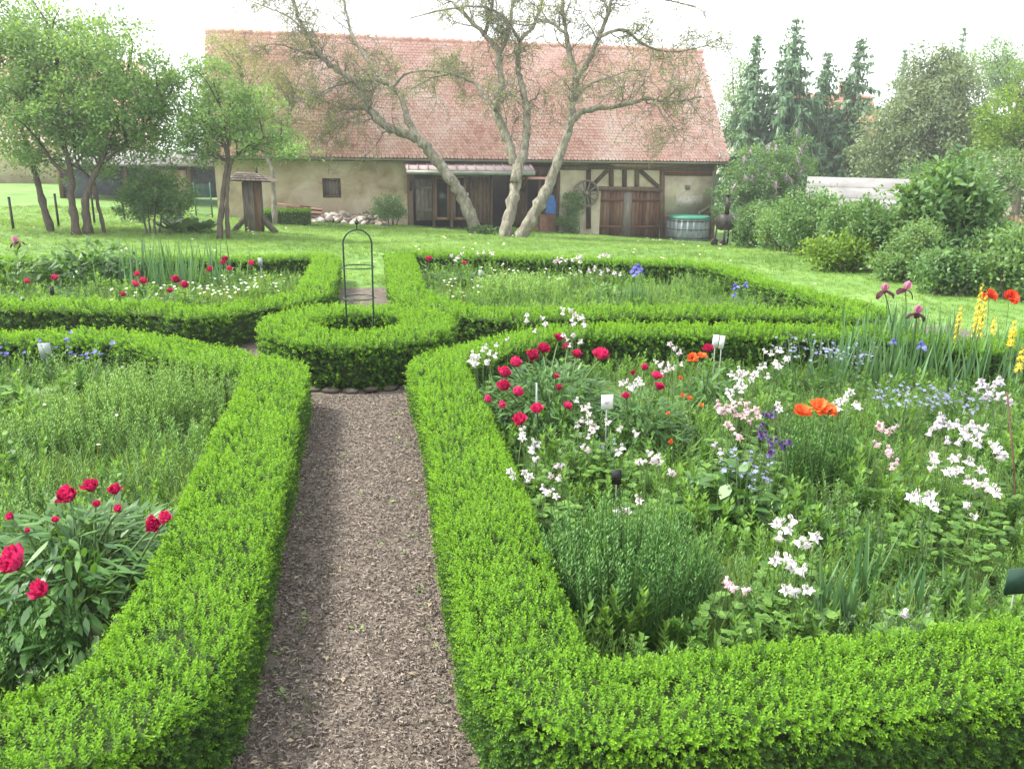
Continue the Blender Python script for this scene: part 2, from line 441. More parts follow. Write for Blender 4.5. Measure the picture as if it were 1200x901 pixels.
# path: one sheet of bark mulch below the hedges, up to the grass strip beyond the round hedge
yg = on_plane(420, 338, 0)[1]
path_poly = [(-7, 1.0), (8, 1.0), (8, 10.5), (1.2, 10.5), (0.75, yg), (-0.75, yg), (-1.2, 10.5), (-7, 10.5)]
sheet('path', [(-7, -3), (8, -3), (8, 9.8), (3, 10.4), (0.85, yg), (-0.55, yg), (-1.5, 10.3), (-7, 10.2)], 0.008, ['mulch'], 'bark mulch path between the box hedges')
bed_l1 = np.vstack([c_l1, [(-5.5, 7.5)]]); bed_r1 = c_r1; bed_lb = c_lb; bed_rb = c_rb
for poly, lab in ((bed_l1, 'soil of the bed holding the nearer red peony'), (bed_r1, 'soil of the bed full of white columbines'), (bed_lb, 'soil of the bed beyond the left cross path'), (bed_rb, 'soil of the bed beyond the right cross path')):
    sheet('flower_bed_soil', poly, 0.014, ['soil'], lab)
a = np.arange(40) * 2 * PI / 40
sheet('flower_bed_soil', np.stack([ring_c[0] + 0.75 * np.cos(a), ring_c[1] + 0.75 * np.sin(a)], 1), 0.014, ['soil'], 'soil inside the round hedge')

# loose bark chips
noise_mat('chip', [(0.12, (0.045, 0.037, 0.03)), (0.45, (0.115, 0.093, 0.076)), (0.75, (0.19, 0.16, 0.132)), (1.0, (0.38, 0.335, 0.285))], scale=12, bump=0.2, tint=1.1)
def chip(L, W, T, r):
    b = Buf(); n = 3; x = np.linspace(-L / 2, L / 2, n); V = []
    for i in range(n):
        w = W * (1 - 0.4 * abs(x[i]) / (L / 2)); z = T * r.uniform(0, 1.5)
        V += [[x[i], -w / 2, z], [x[i], 0.0, z + T], [x[i], w / 2, z]]
    F = [[i * 3 + j, (i + 1) * 3 + j, (i + 1) * 3 + j + 1, i * 3 + j + 1] for i in range(n - 1) for j in range(2)]
    return b.add(V, F, 0, r.uniform(0, 1))
cr_ = np.random.default_rng(3)
chips = [chip(cr_.uniform(0.005, 0.024), cr_.uniform(0.002, 0.008), cr_.uniform(0.002, 0.005), cr_) for _ in range(14)]
P1 = np.stack([rng.uniform(-0.66, 0.5, 82000), rng.uniform(1.6, 7.6, 82000)], 1)
P2 = poly_points([(-7, 7.0), (8, 7.0), (8, 9.8), (3, 10.4), (0.85, yg), (-0.55, yg), (-1.5, 10.3), (-7, 10.2)], 9000)
P = np.vstack([P1, P2]); P = np.column_stack([P, 0.010 + rng.uniform(0, 0.006, len(P))])
D = rand_dirs(len(P)) * 0.28; D[:, 2] = 1
scatter('bark_chips', chips, P, D, 0.85 * rng.uniform(0.45, 1.35, len(P)) ** 1.5, ['chip'])
tag(bpy.data.objects['bark_chips'], 'brown bark chips strewn over the path', 'bark chips', kind='stuff')

# ================================================================== box hedges
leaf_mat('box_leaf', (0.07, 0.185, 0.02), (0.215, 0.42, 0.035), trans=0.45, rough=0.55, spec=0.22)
leaf_mat('box_old_shaded', (0.03, 0.085, 0.018), (0.095, 0.21, 0.035), trans=0.35, rough=0.5, spec=0.28)  # older leaves, with some of the hedge sides' shade in the colour
noise_mat('hedge_core', [(0.3, (0.025, 0.04, 0.012)), (0.7, (0.05, 0.085, 0.022))], scale=14, bump=1.0, bscale=60)
def sprig(r, L=0.05, pairs=5, ll=0.02, lw=0.010, mat=0, t0=0.25, t1=0.95):
    """a box shoot: opposite pairs of small oval leaves, the youngest at the tip"""
    b = Buf()
    for k in range(pairs):
        u = (k + 0.4) / pairs; az = k * PI / 2 + r.uniform(-0.4, 0.4); z = L * u
        for s in (0, PI):
            aa = az + s + r.uniform(-0.25, 0.25); el = 0.25 + 0.75 * u + r.uniform(-0.2, 0.2)
            d = np.array([[math.cos(aa) * math.cos(el), math.sin(aa) * math.cos(el), math.sin(el)]])
            l_ = ll * (1.05 - 0.35 * u) * r.uniform(0.85, 1.15)
            kites(b, np.array([[0, 0, z]]), d, l_, lw * l_ / ll * 1.1, mat, t0 + (t1 - t0) * u * r.uniform(0.8, 1.1), fold=0.12, wide=0.5, N=np.array([[0, 0, 1.0]]))
    kites(b, np.array([[0, 0, L * 0.85]]), np.array([[r.normal() * 0.2, r.normal() * 0.2, 1]]), ll * 0.7, lw * 0.6, mat, t1)
    return b
sr = np.random.default_rng(5)
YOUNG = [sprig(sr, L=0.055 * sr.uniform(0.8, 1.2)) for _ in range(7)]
OLD_SHADED = [sprig(sr, L=0.045, pairs=5, ll=0.022, lw=0.012, mat=1, t0=0.1, t1=0.75) for _ in range(5)]
def sweep(C, w, h, closed=False, z0=0.0, seed=0, round_=0.09, amp=0.016):
    """rounded box section carried along the centre line; returns vertices, faces and outward normals"""
    prof = np.array([(-0.46, 0.0), (-0.5, 0.25), (-0.5, 0.60), (-0.5, 0.86), (-0.475, 0.95), (-0.40, 1.0), (-0.18, 1.01), (0, 1.015), (0.18, 1.01), (0.40, 1.0), (0.475, 0.95), (0.5, 0.86), (0.5, 0.6), (0.5, 0.25), (0.46, 0.0)])
    T = norm(np.roll(C, -1, 0) - np.roll(C, 1, 0)) if closed else norm(np.gradient(C, axis=0))
    S = np.stack([T[:, 1], -T[:, 0]], 1)
    m = len(prof); n = len(C)
    V = np.zeros((n, m, 3)); V[..., :2] = C[:, None] + S[:, None] * (prof[:, 0] * w)[None, :, None]; V[..., 2] = z0 + prof[:, 1] * h
    i, j = np.meshgrid(np.arange(n if closed else n - 1), np.arange(m - 1), indexing='ij')
    F = np.stack([i * m + j, i * m + j + 1, ((i + 1) % n) * m + j + 1, ((i + 1) % n) * m + j], -1).reshape(-1, 4)
    pn = np.gradient(prof * [w, h], axis=0); pn = norm(np.stack([-pn[:, 1], pn[:, 0]], 1)) 
    N = np.zeros_like(V); N[..., :2] = S[:, None] * pn[None, :, :1]; N[..., 2] = pn[None, :, 1]
    V = V.reshape(-1, 3); N = N.reshape(-1, 3)
    V = V + N * (wave(V, 0.55, seed) * amp + wave(V, 1.7, seed + 1) * amp * 0.6)[:, None]
    V[:, 2] = np.maximum(V[:, 2], z0)
    if not closed:
        F4 = F
        ends = [np.arange(m)[None, ::-1], ((n - 1) * m + np.arange(m))[None]]
        return V, F4, N, ends, T
    return V, F, N, [], T
def hedge(name, label, C, w, h=HH, closed=False, z0=0.0, seed=0, dens=3700, n_sm=7, group='clipped box hedges', lod=4.5, cull=True, big=1.0):
    if not closed or n_sm: C = smooth_path(C, n_sm, closed)
    # even spacing along the line
    Q = np.vstack([C, C[:1]]) if closed else C
    s = np.concatenate([[0], np.cumsum(np.linalg.norm(np.diff(Q, axis=0), axis=1))]); k = max(int(s[-1] / 0.12), 8)
    t = np.linspace(0, s[-1], k, endpoint=not closed); C = np.stack([np.interp(t, s, Q[:, 0]), np.interp(t, s, Q[:, 1])], 1)
    for _ in range(2):
        C[1:-1] = 0.25 * C[:-2] + 0.5 * C[1:-1] + 0.25 * C[2:]
    V, F, N, ends, T = sweep(C, w, h, closed, z0, seed)
    base = np.array([C[len(C) // 2][0], C[len(C) // 2][1], z0])
    root = thing(name, label, 'hedge', base, group=group)
    core = Buf().add(V - N * 0.085 - base, F)
    for e in ends: core.f.append(e); core.m.append((0, 1))
    obj('twig_core', core, ['hedge_core'], root, smooth=True)
    # shoots over the surface, and over the two ends
    tri = np.concatenate([F[:, [0, 1, 2]], F[:, [0, 2, 3]]]); 
    A = V[tri[:, 0]]; B = V[tri[:, 1]]; C3 = V[tri[:, 2]]
    cr3 = np.cross(B - A, C3 - A); area = np.linalg.norm(cr3, axis=1) / 2
    ctr = (A + B + C3) / 3; dist = np.linalg.norm(ctr - [0, 0, EYE], axis=1); g = np.clip(dist / lod, 1, 2.3) ** 0.8 * big
    den = dens / g ** 2; cnt = rng.poisson(area * den)
    idx = np.repeat(np.arange(len(tri)), cnt); r1 = np.sqrt(rng.uniform(size=len(idx))); r2 = rng.uniform(size=len(idx))
    P = A[idx] * (1 - r1)[:, None] + B[idx] * (r1 * (1 - r2))[:, None] + C3[idx] * (r1 * r2)[:, None]
    NN = N[tri[idx, 0]]; G = g[idx]
    if not closed:
        for c0, tt in ((C[0], -T[0]), (C[-1], T[-1])):
            gg = float(np.clip(np.linalg.norm(np.append(c0, h / 2) - [0, 0, EYE]) / lod, 1, 2.3) ** 0.8 * big)
            ne = int(w * h * dens / gg ** 2); q = np.column_stack([rng.uniform(-w / 2, w / 2, ne), rng.uniform(0.02, h, ne)])
            S = np.array([tt[1], -tt[0]]); pe = np.column_stack([c0[None] + S[None] * q[:, :1], z0 + q[:, 1]])
            P = np.vstack([P, pe]); NN = np.vstack([NN, np.tile([tt[0], tt[1], 0], (ne, 1))]); G = np.concatenate([G, np.full(ne, gg)])
    up = np.clip(NN[:, 2], 0, 1); hz = (P[:, 2] - z0) / h
    keep = (hz > 0.06) | (rng.uniform(size=len(P)) < 0.3); P, NN, G, up, hz = P[keep], NN[keep], G[keep], up[keep], hz[keep]
    D = norm(NN * 1.0 + rng.normal(size=P.shape) * 0.33 + np.array([0, 0, 0.35]))
    young = rng.uniform(size=len(P)) < (0.16 + 0.84 * np.clip(hz - 0.62, 0, 0.33) / 0.33)  # few bright shoots on the sides: part new growth on top, part painted shade
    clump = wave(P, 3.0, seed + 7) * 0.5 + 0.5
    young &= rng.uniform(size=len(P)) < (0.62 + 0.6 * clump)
    bare = wave(P, 0.9, seed + 21) > 0.86; keep = ~(bare & (rng.uniform(size=len(P)) < 0.55)); P, NN, G, up, hz, D, young = P[keep], NN[keep], G[keep], up[keep], hz[keep], D[keep], young[keep]
    pick = np.where(young, rng.integers(0, len(YOUNG), len(P)), len(YOUNG) + rng.integers(0, len(OLD_SHADED), len(P)))
    sc_ = 0.74 * G * rng.uniform(0.72, 1.2, len(P)) * np.where(young, 1.05, 0.95)
    P = P - NN * (0.042 * G * rng.uniform(0.55, 1.25, len(P)))[:, None] + NN * (0.012 * G * np.maximum(0, wave(P, 2.3, seed + 3)))[:, None]
    o = scatter('foliage', YOUNG + OLD_SHADED, P - base, D, sc_, ['box_leaf', 'box_old_shaded'], root, pick)
    return root
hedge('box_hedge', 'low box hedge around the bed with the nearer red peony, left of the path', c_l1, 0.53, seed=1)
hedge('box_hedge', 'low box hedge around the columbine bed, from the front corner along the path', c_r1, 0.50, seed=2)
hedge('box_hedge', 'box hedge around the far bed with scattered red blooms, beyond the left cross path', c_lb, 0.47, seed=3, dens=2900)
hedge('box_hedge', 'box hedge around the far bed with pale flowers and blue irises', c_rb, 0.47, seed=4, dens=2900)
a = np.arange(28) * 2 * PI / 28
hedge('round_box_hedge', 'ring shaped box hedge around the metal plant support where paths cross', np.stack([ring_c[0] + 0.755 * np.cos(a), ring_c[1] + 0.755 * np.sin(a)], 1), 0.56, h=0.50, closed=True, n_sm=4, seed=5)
# ================================================================== lawn grass
leaf_mat('grass_blade', (0.09, 0.18, 0.035), (0.25, 0.40, 0.09), trans=0.4, rough=0.55, spec=0.25)
gr = np.random.default_rng(21)
def tuft(n, h, w, spread, lean=0.5, bend=0.35, seg=2, r=gr, mat=0, t=(0.2, 0.8)):
    b = Buf(); a = r.uniform(0, 2 * PI, n); rr = spread * np.sqrt(r.uniform(size=n))
    P = np.stack([rr * np.cos(a), rr * np.sin(a), 0 * a - 0.005], 1)
    D = np.stack([np.cos(a) * lean * r.uniform(0.1, 1, n), np.sin(a) * lean * r.uniform(0.1, 1, n), np.ones(n)], 1)
    return strips(b, P, D, h * r.uniform(0.55, 1.15, n), w * r.uniform(0.7, 1.2, n), bend * r.uniform(0.2, 1.2, n), seg, mat, r.uniform(*t, n))
tufts = [tuft(14, 0.075, 0.006, 0.05, t=tt) for tt in ((0.0, 0.4), (0.25, 0.7), (0.5, 1.0)) for _ in range(2)]
def lawn_pts(n):
    P = rng.uniform((-16, 8.5), (19, 37), (n * 2, 2)); D = np.linalg.norm(P, axis=1)
    P = P[rng.uniform(size=len(P)) < np.clip(13 / D, 0, 1) ** 1.1][:n]
    bad = np.zeros(len(P), bool)
    for poly in (bed_lb, bed_rb, bed_r1, bed_l1): bad |= in_poly(P, poly)
    bad |= in_poly(P, [(-7, 5), (8, 5), (8, 9.9), (3, 10.5), (0.9, yg + 0.05), (-0.6, yg + 0.05), (-1.5, 10.4), (-7, 10.3)])
    return P[~bad]
P = lawn_pts(62000); z = terrain(P[:, 0], P[:, 1]); d = np.linalg.norm(P, axis=1)
D = rng.normal(size=(len(P), 3)) * 0.12; D[:, 2] = 1
s_ = np.clip(d / 15, 0.8, 2.2); hgt = (0.75 + 0.35 * wave(P, 0.12, 5)) * rng.uniform(0.6, 1.3, len(P))
o = scatter('lawn_grass', tufts, np.column_stack([P, z]), D, np.stack([s_, s_, s_ ** 0.5 * hgt], 1), ['grass_blade'], None, (np.clip((1.5 + 1.3 * wave(P, 0.16, 15) + 0.7 * wave(P, 0.7, 16) + 0.5 * rng.normal(size=len(P))).astype(int), 0, 2) * 2 + rng.integers(0, 2, len(P))))
tag(o, 'short mown lawn grass between the beds and the barn', 'grass')
# daisies in the lawn
noise_mat('white_petal', [(0.3, (0.72, 0.72, 0.70)), (0.7, (0.82, 0.81, 0.80))], scale=20, bump=0, rough=0.6)
noise_mat('yellow_petal', [(0.3, (0.75, 0.55, 0.02)), (0.7, (0.85, 0.68, 0.05))], scale=20, bump=0, rough=0.6)
def disc_flower(n, L, W, cz, mat_p=0, mat_c=1, tilt=1.25):
    b = Buf()
    for k in range(n): petal(b, 2 * PI * k / n, tilt, L, W, 0.15, 1, 1, 0.03, 0.004, cz, mat_p, 0.5)
    lathe(b, [(0.001, cz + 0.006), (L * 0.3, cz + 0.003), (L * 0.32, cz - 0.003)], 6, mat_c)
    return b
dz = [disc_flower(9, 0.014, 0.008, 0.07), disc_flower(10, 0.014, 0.008, 0.05)]
P = lawn_pts(4200)[:2000]; P = P[wave(P, 0.17, 9) + 0.3 * rng.normal(size=len(P)) > 0.75][:150]
s_ = np.clip(np.linalg.norm(P, axis=1) / 11, 1, 2.2)
o = scatter('lawn_daisies', dz, np.column_stack([P, terrain(P[:, 0], P[:, 1])]), np.tile([0, -0.2, 1.0], (len(P), 1)), s_, ['white_petal', 'yellow_petal'])
tag(o, 'tiny white daisies dotted through the lawn', 'daisies')

# ================================================================== barn
noise_mat('plaster', [(0.28, (0.22, 0.17, 0.11)), (0.42, (0.40, 0.32, 0.21)), (0.58, (0.52, 0.44, 0.31)), (0.74, (0.62, 0.56, 0.45))], scale=0.9, detail=10, bump=0.5, bscale=18, dist=0.6)
noise_mat('plaster_pale', [(0.3, (0.33, 0.28, 0.20)), (0.55, (0.46, 0.41, 0.30)), (0.75, (0.55, 0.52, 0.43))], scale=1.8, detail=9, bump=0.4, bscale=20, dist=0.5)
noise_mat('old_wood', [(0.25, (0.055, 0.036, 0.024)), (0.55, (0.12, 0.078, 0.05)), (0.8, (0.2, 0.15, 0.11))], scale=5, detail=8, stretch=(6, 6, 0.6), bump=0.6, bscale=12, tint=0.5)
noise_mat('door_wood', [(0.25, (0.075, 0.04, 0.024)), (0.55, (0.145, 0.075, 0.045)), (0.8, (0.19, 0.12, 0.085))], scale=4, detail=8, stretch=(6, 6, 0.5), bump=0.6, bscale=12, tint=0.5)
noise_mat('grey_wood', [(0.25, (0.11, 0.095, 0.08)), (0.55, (0.2, 0.175, 0.15)), (0.8, (0.32, 0.29, 0.26))], scale=4, detail=8, stretch=(6, 6, 0.6), bump=0.6, bscale=12, tint=0.5)
noise_mat('post_wood', [(0.25, (0.06, 0.05, 0.04)), (0.55, (0.12, 0.10, 0.083)), (0.8, (0.2, 0.175, 0.15))], scale=4, detail=8, stretch=(6, 6, 0.6), bump=0.6, bscale=12, tint=0.5)
noise_mat('frame_wood', [(0.25, (0.2, 0.12, 0.06)), (0.7, (0.32, 0.21, 0.11))], scale=4, stretch=(5, 5, 0.6), bump=0.4)
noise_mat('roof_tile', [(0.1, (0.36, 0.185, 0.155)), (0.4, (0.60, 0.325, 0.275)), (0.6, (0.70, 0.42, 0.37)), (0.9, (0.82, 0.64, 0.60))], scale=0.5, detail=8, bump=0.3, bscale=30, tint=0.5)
noise_mat('under_roof', [(0.3, (0.12, 0.07, 0.05)), (0.7, (0.2, 0.13, 0.1))], scale=4)
noise_mat('house_wall', [(0.35, (0.38, 0.33, 0.26)), (0.55, (0.48, 0.44, 0.38)), (0.7, (0.60, 0.58, 0.55))], scale=4, bump=0.3, dist=1.5)
noise_mat('zinc', [(0.3, (0.20, 0.23, 0.20)), (0.7, (0.32, 0.35, 0.31))], scale=3, rough=0.5, metal=0.5, bump=0.1)
noise_mat('pink_sheet', [(0.3, (0.22, 0.17, 0.165)), (0.7, (0.34, 0.27, 0.265))], scale=2, rough=0.7, bump=0.2)
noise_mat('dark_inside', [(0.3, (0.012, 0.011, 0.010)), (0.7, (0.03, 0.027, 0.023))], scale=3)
noise_mat('brickwork', [(0.3, (0.17, 0.085, 0.055)), (0.7, (0.28, 0.16, 0.11))], scale=5, bump=0.6)
def glass_mat():
    m, n, l, o = _mat('window_glass'); pb = n.new('ShaderNodeBsdfPrincipled')
    pb.inputs['Base Color'].default_value = (0.02, 0.025, 0.025, 1); pb.inputs['Roughness'].default_value = 0.08
    pb.inputs['Specular IOR Level'].default_value = 0.5
    l.new(pb.outputs[0], o.inputs[0]); MATS['window_glass'] = m
glass_mat()

BL = at_depth(255, 240, 34.0); BR = at_depth(836, 240, 38.6)
bx_ = np.array([BR[0] - BL[0], BR[1] - BL[1]]); BLEN = np.linalg.norm(bx_); bx_ /= BLEN; by_ = np.array([-bx_[1], bx_[0]])
BROT = math.atan2(bx_[1], bx_[0])
def fp(u, v, off=0.0):
    """(along, up) where a sight line meets the barn front (moved back by off)"""
    d = ray(u, v); o0 = np.array([-BL[0], -BL[1]]) ; n2 = by_
    t = (off - o0 @ n2) / (d[:2] @ n2); p = np.array([0, 0, EYE]) + d * t
    return float((p[:2] - BL[:2]) @ bx_), float(p[2])
barn = thing('barn', 'long rendered barn with steep red tiled roof and timber doors', 'barn', (BL[0], BL[1], 0), BROT)
ze = 0.5 * (fp(300, 186)[1] + fp(840, 194)[1]); BD = 7.0
oh, og = 0.45, 0.35
zea = 0.5 * (fp(300, 185, -oh)[1] + fp(840, 192, -oh)[1]) + 0.06
zr = 0.5 * (fp(290, 39, BD / 2)[1] + fp(825, 62, BD / 2)[1])
ZB = -2.6
ze = zea + oh * (zr - zea) / (BD / 2 + oh) - 0.22
def wall_holes(x0, x1, z0, z1, holes, th=0.35, y=0.0, mat=0):
    """wall slab facing -y with real openings"""
    b = Buf(); xs_ = sorted({x0, x1, *[h[0] for h in holes], *[h[1] for h in holes]}); zs_ = sorted({z0, z1, *[h[2] for h in holes], *[h[3] for h in holes]})
    def hole(i, j):
        cx_, cz_ = (xs_[i] + xs_[i + 1]) / 2, (zs_[j] + zs_[j + 1]) / 2
        return not (0 <= i < len(xs_) - 1 and 0 <= j < len(zs_) - 1) or any(h[0] < cx_ < h[1] and h[2] < cz_ < h[3] for h in holes)
    for i in range(len(xs_) - 1):
        for j in range(len(zs_) - 1):
            cx_, cz_ = (xs_[i] + xs_[i + 1]) / 2, (zs_[j] + zs_[j + 1]) / 2
            if any(h[0] < cx_ < h[1] and h[2] < cz_ < h[3] for h in holes): continue
            a0, a1, c0, c1 = xs_[i], xs_[i + 1], zs_[j], zs_[j + 1]
            b.add([(a0, y, c0), (a1, y, c0), (a1, y, c1), (a0, y, c1)], [[0, 1, 2, 3]], mat)
            b.add([(a0, y + th, c0), (a1, y + th, c0), (a1, y + th, c1), (a0, y + th, c1)], [[3, 2, 1, 0]], mat)
            for cond, q in ((i == 0 or _h(xs_, zs_, holes, i - 1, j), [(a0, y, c0), (a0, y, c1), (a0, y + th, c1), (a0, y + th, c0)]),
                            (i == len(xs_) - 2 or _h(xs_, zs_, holes, i + 1, j), [(a1, y, c0), (a1, y + th, c0), (a1, y + th, c1), (a1, y, c1)]),
                            (j == 0 or _h(xs_, zs_, holes, i, j - 1), [(a0, y, c0), (a0, y + th, c0), (a1, y + th, c0), (a1, y, c0)]),
                            (j == len(zs_) - 2 or _h(xs_, zs_, holes, i, j + 1), [(a0, y, c1), (a1, y, c1), (a1, y + th, c1), (a0, y + th, c1)])):
                if cond: b.add(q, [[0, 1, 2, 3]], mat)
    return b
def _h(xs_, zs_, holes, i, j):
    cx_, cz_ = (xs_[i] + xs_[i + 1]) / 2, (zs_[j] + zs_[j + 1]) / 2
    return any(h[0] < cx_ < h[1] and h[2] < cz_ < h[3] for h in holes)
def rect(u0, v0, u1, v1, off=0.0):
    x0, z1 = fp(u0, v0, off); x1, z0 = fp(u1, v1, off); return x0, x1, z0, z1
win = rect(377.5, 209, 400, 232)
lw0 = fp(478, 220)[0]; lw1 = fp(654, 220)[0]; pw1 = fp(690, 210)[0]; gx1 = fp(775, 240)[0]
# left rendered wall with the shuttered window
obj('wall', wall_holes(0, lw0, ZB, ze, [win]), ['plaster'], barn)
b = Buf()
for y in (0, BLEN): box(b, (y + (0.175 if y == 0 else -0.175), BD / 2, (ZB + ze) / 2), (0.35, BD - 0.8, ze - ZB))
box(b, (BLEN / 2, BD - 0.175, (ZB + ze) / 2), (BLEN, 0.34, ze - ZB)); obj('wall', b, ['plaster'], barn)
for x in (0.0, BLEN - 0.3):
    b = Buf().add([(x, 0.01, ze), (x, BD - 0.01, ze), (x, BD / 2, zr - 0.25), (x + 0.3, 0.01, ze), (x + 0.3, BD - 0.01, ze), (x + 0.3, BD / 2, zr - 0.25)], [[0, 2, 1], [3, 4, 5]]).add([(x, 0.01, ze), (x, BD / 2, zr - 0.25), (x + 0.3, BD / 2, zr - 0.25), (x + 0.3, 0.01, ze)], [[0, 1, 2, 3]])
    obj('gable', b, ['plaster'], barn)
box(b := Buf(), (BLEN / 2, 0.9, -0.6), (BLEN - 0.8, 0.05, 4.0)); obj('dark_backing', b, ['dark_inside'], barn)  # near-black sheet, the unlit interior behind the openings put into its colour
def planks(parent, name, x0, x1, z0, z1, y, mat, pw=0.17, th=0.04, gap=0.012, horiz=False):
    L = (z1 - z0) if horiz else (x1 - x0); n = max(2, int(round(L / pw))); w = L / n
    for k in range(n):
        b = Buf(); j = rng.uniform(-0.008, 0.008)
        if horiz: box(b, ((x0 + x1) / 2, y + j, z0 + w * (k + 0.5)), (x1 - x0, th, w - gap), 0, rng.uniform())
        else: box(b, (x0 + w * (k + 0.5), y + j, (z0 + z1) / 2 + rng.uniform(-0.015, 0.015)), (w - gap, th, z1 - z0), 0, rng.uniform())
        obj(name, b, [mat], parent)
def door(x0, x1, z0, z1, y, mat, name='door', braces=True, label=None, pw=0.17):
    b = Buf(); box(b, ((x0 + x1) / 2, y + 0.05, (z0 + z1) / 2), (x1 - x0, 0.03, z1 - z0), 0, 0.1)
    d = obj(name, b, [mat], barn)
    if label: d['label'] = label
    planks(d, 'plank', x0 + 0.01, x1 - 0.01, z0, z1, y, mat, pw)
    if braces:
        for zz in (z0 + 0.25 * (z1 - z0), z0 + 0.8 * (z1 - z0)):
            b = Buf(); box(b, ((x0 + x1) / 2, y - 0.04, zz), (x1 - x0 - 0.06, 0.035, 0.12), 0, 0.4); obj('ledge', b, [mat], d)
    return d
# shuttered window
b = Buf(); x0, x1, z0, z1 = win
for q in (((x0 + x1) / 2, z1 - 0.05, x1 - x0, 0.1), ((x0 + x1) / 2, z0 + 0.05, x1 - x0, 0.1)): box(b, (q[0], 0.08, q[1]), (q[2], 0.14, q[3]))
for x in (x0 + 0.05, x1 - 0.05): box(b, (x, 0.08, (z0 + z1) / 2), (0.1, 0.139, z1 - z0 - 0.2))
w_ = obj('window', b, ['old_wood'], barn); w_['label'] = 'small shuttered window in the rendered wall'
planks(w_, 'shutter_board', x0 + 0.1, x1 - 0.1, z0 + 0.1, z1 - 0.1, 0.10, 'grey_wood', 0.14)
# lean-to porch: posts, sheet roof, glazed doors, plank doors
zg = lambda u: float(terrain(*(BL[:2] + bx_ * u + by_ * 0))) 
zt = fp(560, 200)[1]
r_ = rect(486.5, 210, 507, 255.5); door(r_[0], r_[1], r_[2] - 0.1, r_[3], -0.02, 'grey_wood', label='weathered grey plank door')
for (u0, v0, u1, v1) in ((509, 207, 527, 258), (531, 206, 546, 258)):
    x0, x1, z0, z1 = rect(u0, v0, u1, v1); b = Buf()
    for x in (x0 + 0.05, x1 - 0.05): box(b, (x, 0.05, (z0 + z1) / 2), (0.1, 0.08, z1 - z0))
    for zz in (z0 + 0.06, z1 - 0.05): box(b, ((x0 + x1) / 2, 0.05, zz), (x1 - x0 - 0.2, 0.079, 0.12))
    d_ = obj('glazed_door', b, ['frame_wood'], barn)
    b = Buf(); box(b, ((x0 + x1) / 2, 0.06, (z0 + z1) / 2), (x1 - x0 - 0.2, 0.015, z1 - z0 - 0.22)); obj('pane', b, ['window_glass'], d_)
x0, x1, z0, z1 = rect(549.5, 208, 575, 262); b = Buf(); box(b, ((x0 + x1) / 2, 0.12, (z0 + z1) / 2), (x1 - x0, 0.04, z1 - z0)); q_ = obj('plank_wall', b, ['old_wood'], barn); planks(q_, 'plank', x0, x1, z0, z1, 0.06, 'old_wood', 0.2)
x0, x1, z0, z1 = rect(598, 213, 617, 264); b = Buf(); box(b, ((x0 + x1) / 2, 0.12, (z0 + z1) / 2), (x1 - x0, 0.04, z1 - z0)); q_ = obj('plank_wall', b, ['old_wood'], barn); planks(q_, 'plank', x0, x1, z0, z1, 0.06, 'old_wood', 0.2)
x0, x1, z0, z1 = rect(633, 221, 653, 262); b = Buf(); box(b, ((x0 + x1) / 2, 0.12, (z0 + z1) / 2), (x1 - x0, 0.04, z1 - z0)); q_ = obj('plank_wall', b, ['old_wood'], barn); planks(q_, 'plank', x0, x1, z0, z1, 0.06, 'old_wood', 0.2)
x0, x1, z0, z1 = rect(617, 251, 654, 276); b = Buf(); box(b, ((x0 + x1) / 2, 0.05, z0 / 2 + z1 / 2 - 0.3), (x1 - x0, 0.2, z1 - z0 + 0.6)); obj('brick_plinth', b, ['brickwork'], barn)
# beams of the porch front
b = Buf()
for u, w in ((480.5, 0.24), (508, 0.09), (528.8, 0.14), (576, 0.08), (598.5, 0.12), (616.5, 0.1), (632, 0.1), (654, 0.14)):
    x = fp(u, 220)[0]; b = Buf(); box(b, (x, 0.02, (ZB + zt) / 2 + 0.1), (w, 0.18, zt - ZB - 0.2), 0, rng.uniform()); obj('porch_post', b, ['old_wood'], barn)
x0, x1, z0, z1 = rect(545.3, 226, 548.5, 258); b = Buf(); box(b, ((x0 + x1) / 2, -0.1, (z0 + z1) / 2), (x1 - x0, 0.03, z1 - z0)); obj('white_board', b, ['white_petal'], barn)
b = Buf(); xa, xb = lw0 - 0.05, fp(655, 210)[0]; box(b, ((xa + xb) / 2, 0.05, zt + 0.0), (xb - xa, 0.2, 0.3), 0, 0.3); obj('lintel', b, ['old_wood'], barn)
xb2 = fp(620, 200)[0]
b = Buf(); xa -= 0.1
zt1 = fp(550, 190)[1]; zt0 = fp(550, 203, -1.1)[1]
b.add([(xa, 0.0, zt1 + 0.1), (xb2, 0.0, zt1 + 0.1), (xb2, -1.1, zt0 + 0.12), (xa, -1.1, zt0 + 0.12), (xa, 0.0, zt1 + 0.04), (xb2, 0.0, zt1 + 0.04), (xb2, -1.1, zt0 + 0.06), (xa, -1.1, zt0 + 0.06)],
      [[3, 2, 1, 0], [4, 5, 6, 7], [0, 1, 5, 4], [2, 3, 7, 6], [1, 2, 6, 5], [3, 0, 4, 7]])
lr = obj('porch_roof', b, ['pink_sheet'], barn)
b = Buf(); box(b, ((xa + xb2) / 2, -1.13, zt0 + 0.0), (xb2 - xa, 0.05, 0.16)); obj('fascia', b, ['zinc'], lr)
n_ = 14
for k in range(n_):
    b = Buf(); xk = xa + 0.1 + (xb2 - xa - 0.2) * k / (n_ - 1); bar(b, (xk, -0.01, zt1 + 0.12), (xk, -1.09, zt0 + 0.14), 0.035, 0.04); obj('roof_rib', b, ['pink_sheet'], lr)
x0, x1, z0, z1 = rect(612, 206, 641, 212, -0.3); b = Buf(); box(b, ((x0 + x1) / 2, -0.2, (z0 + z1) / 2), (x1 - x0, 0.5, 0.1)); obj('tile_hood', b, ['roof_tile'], barn)
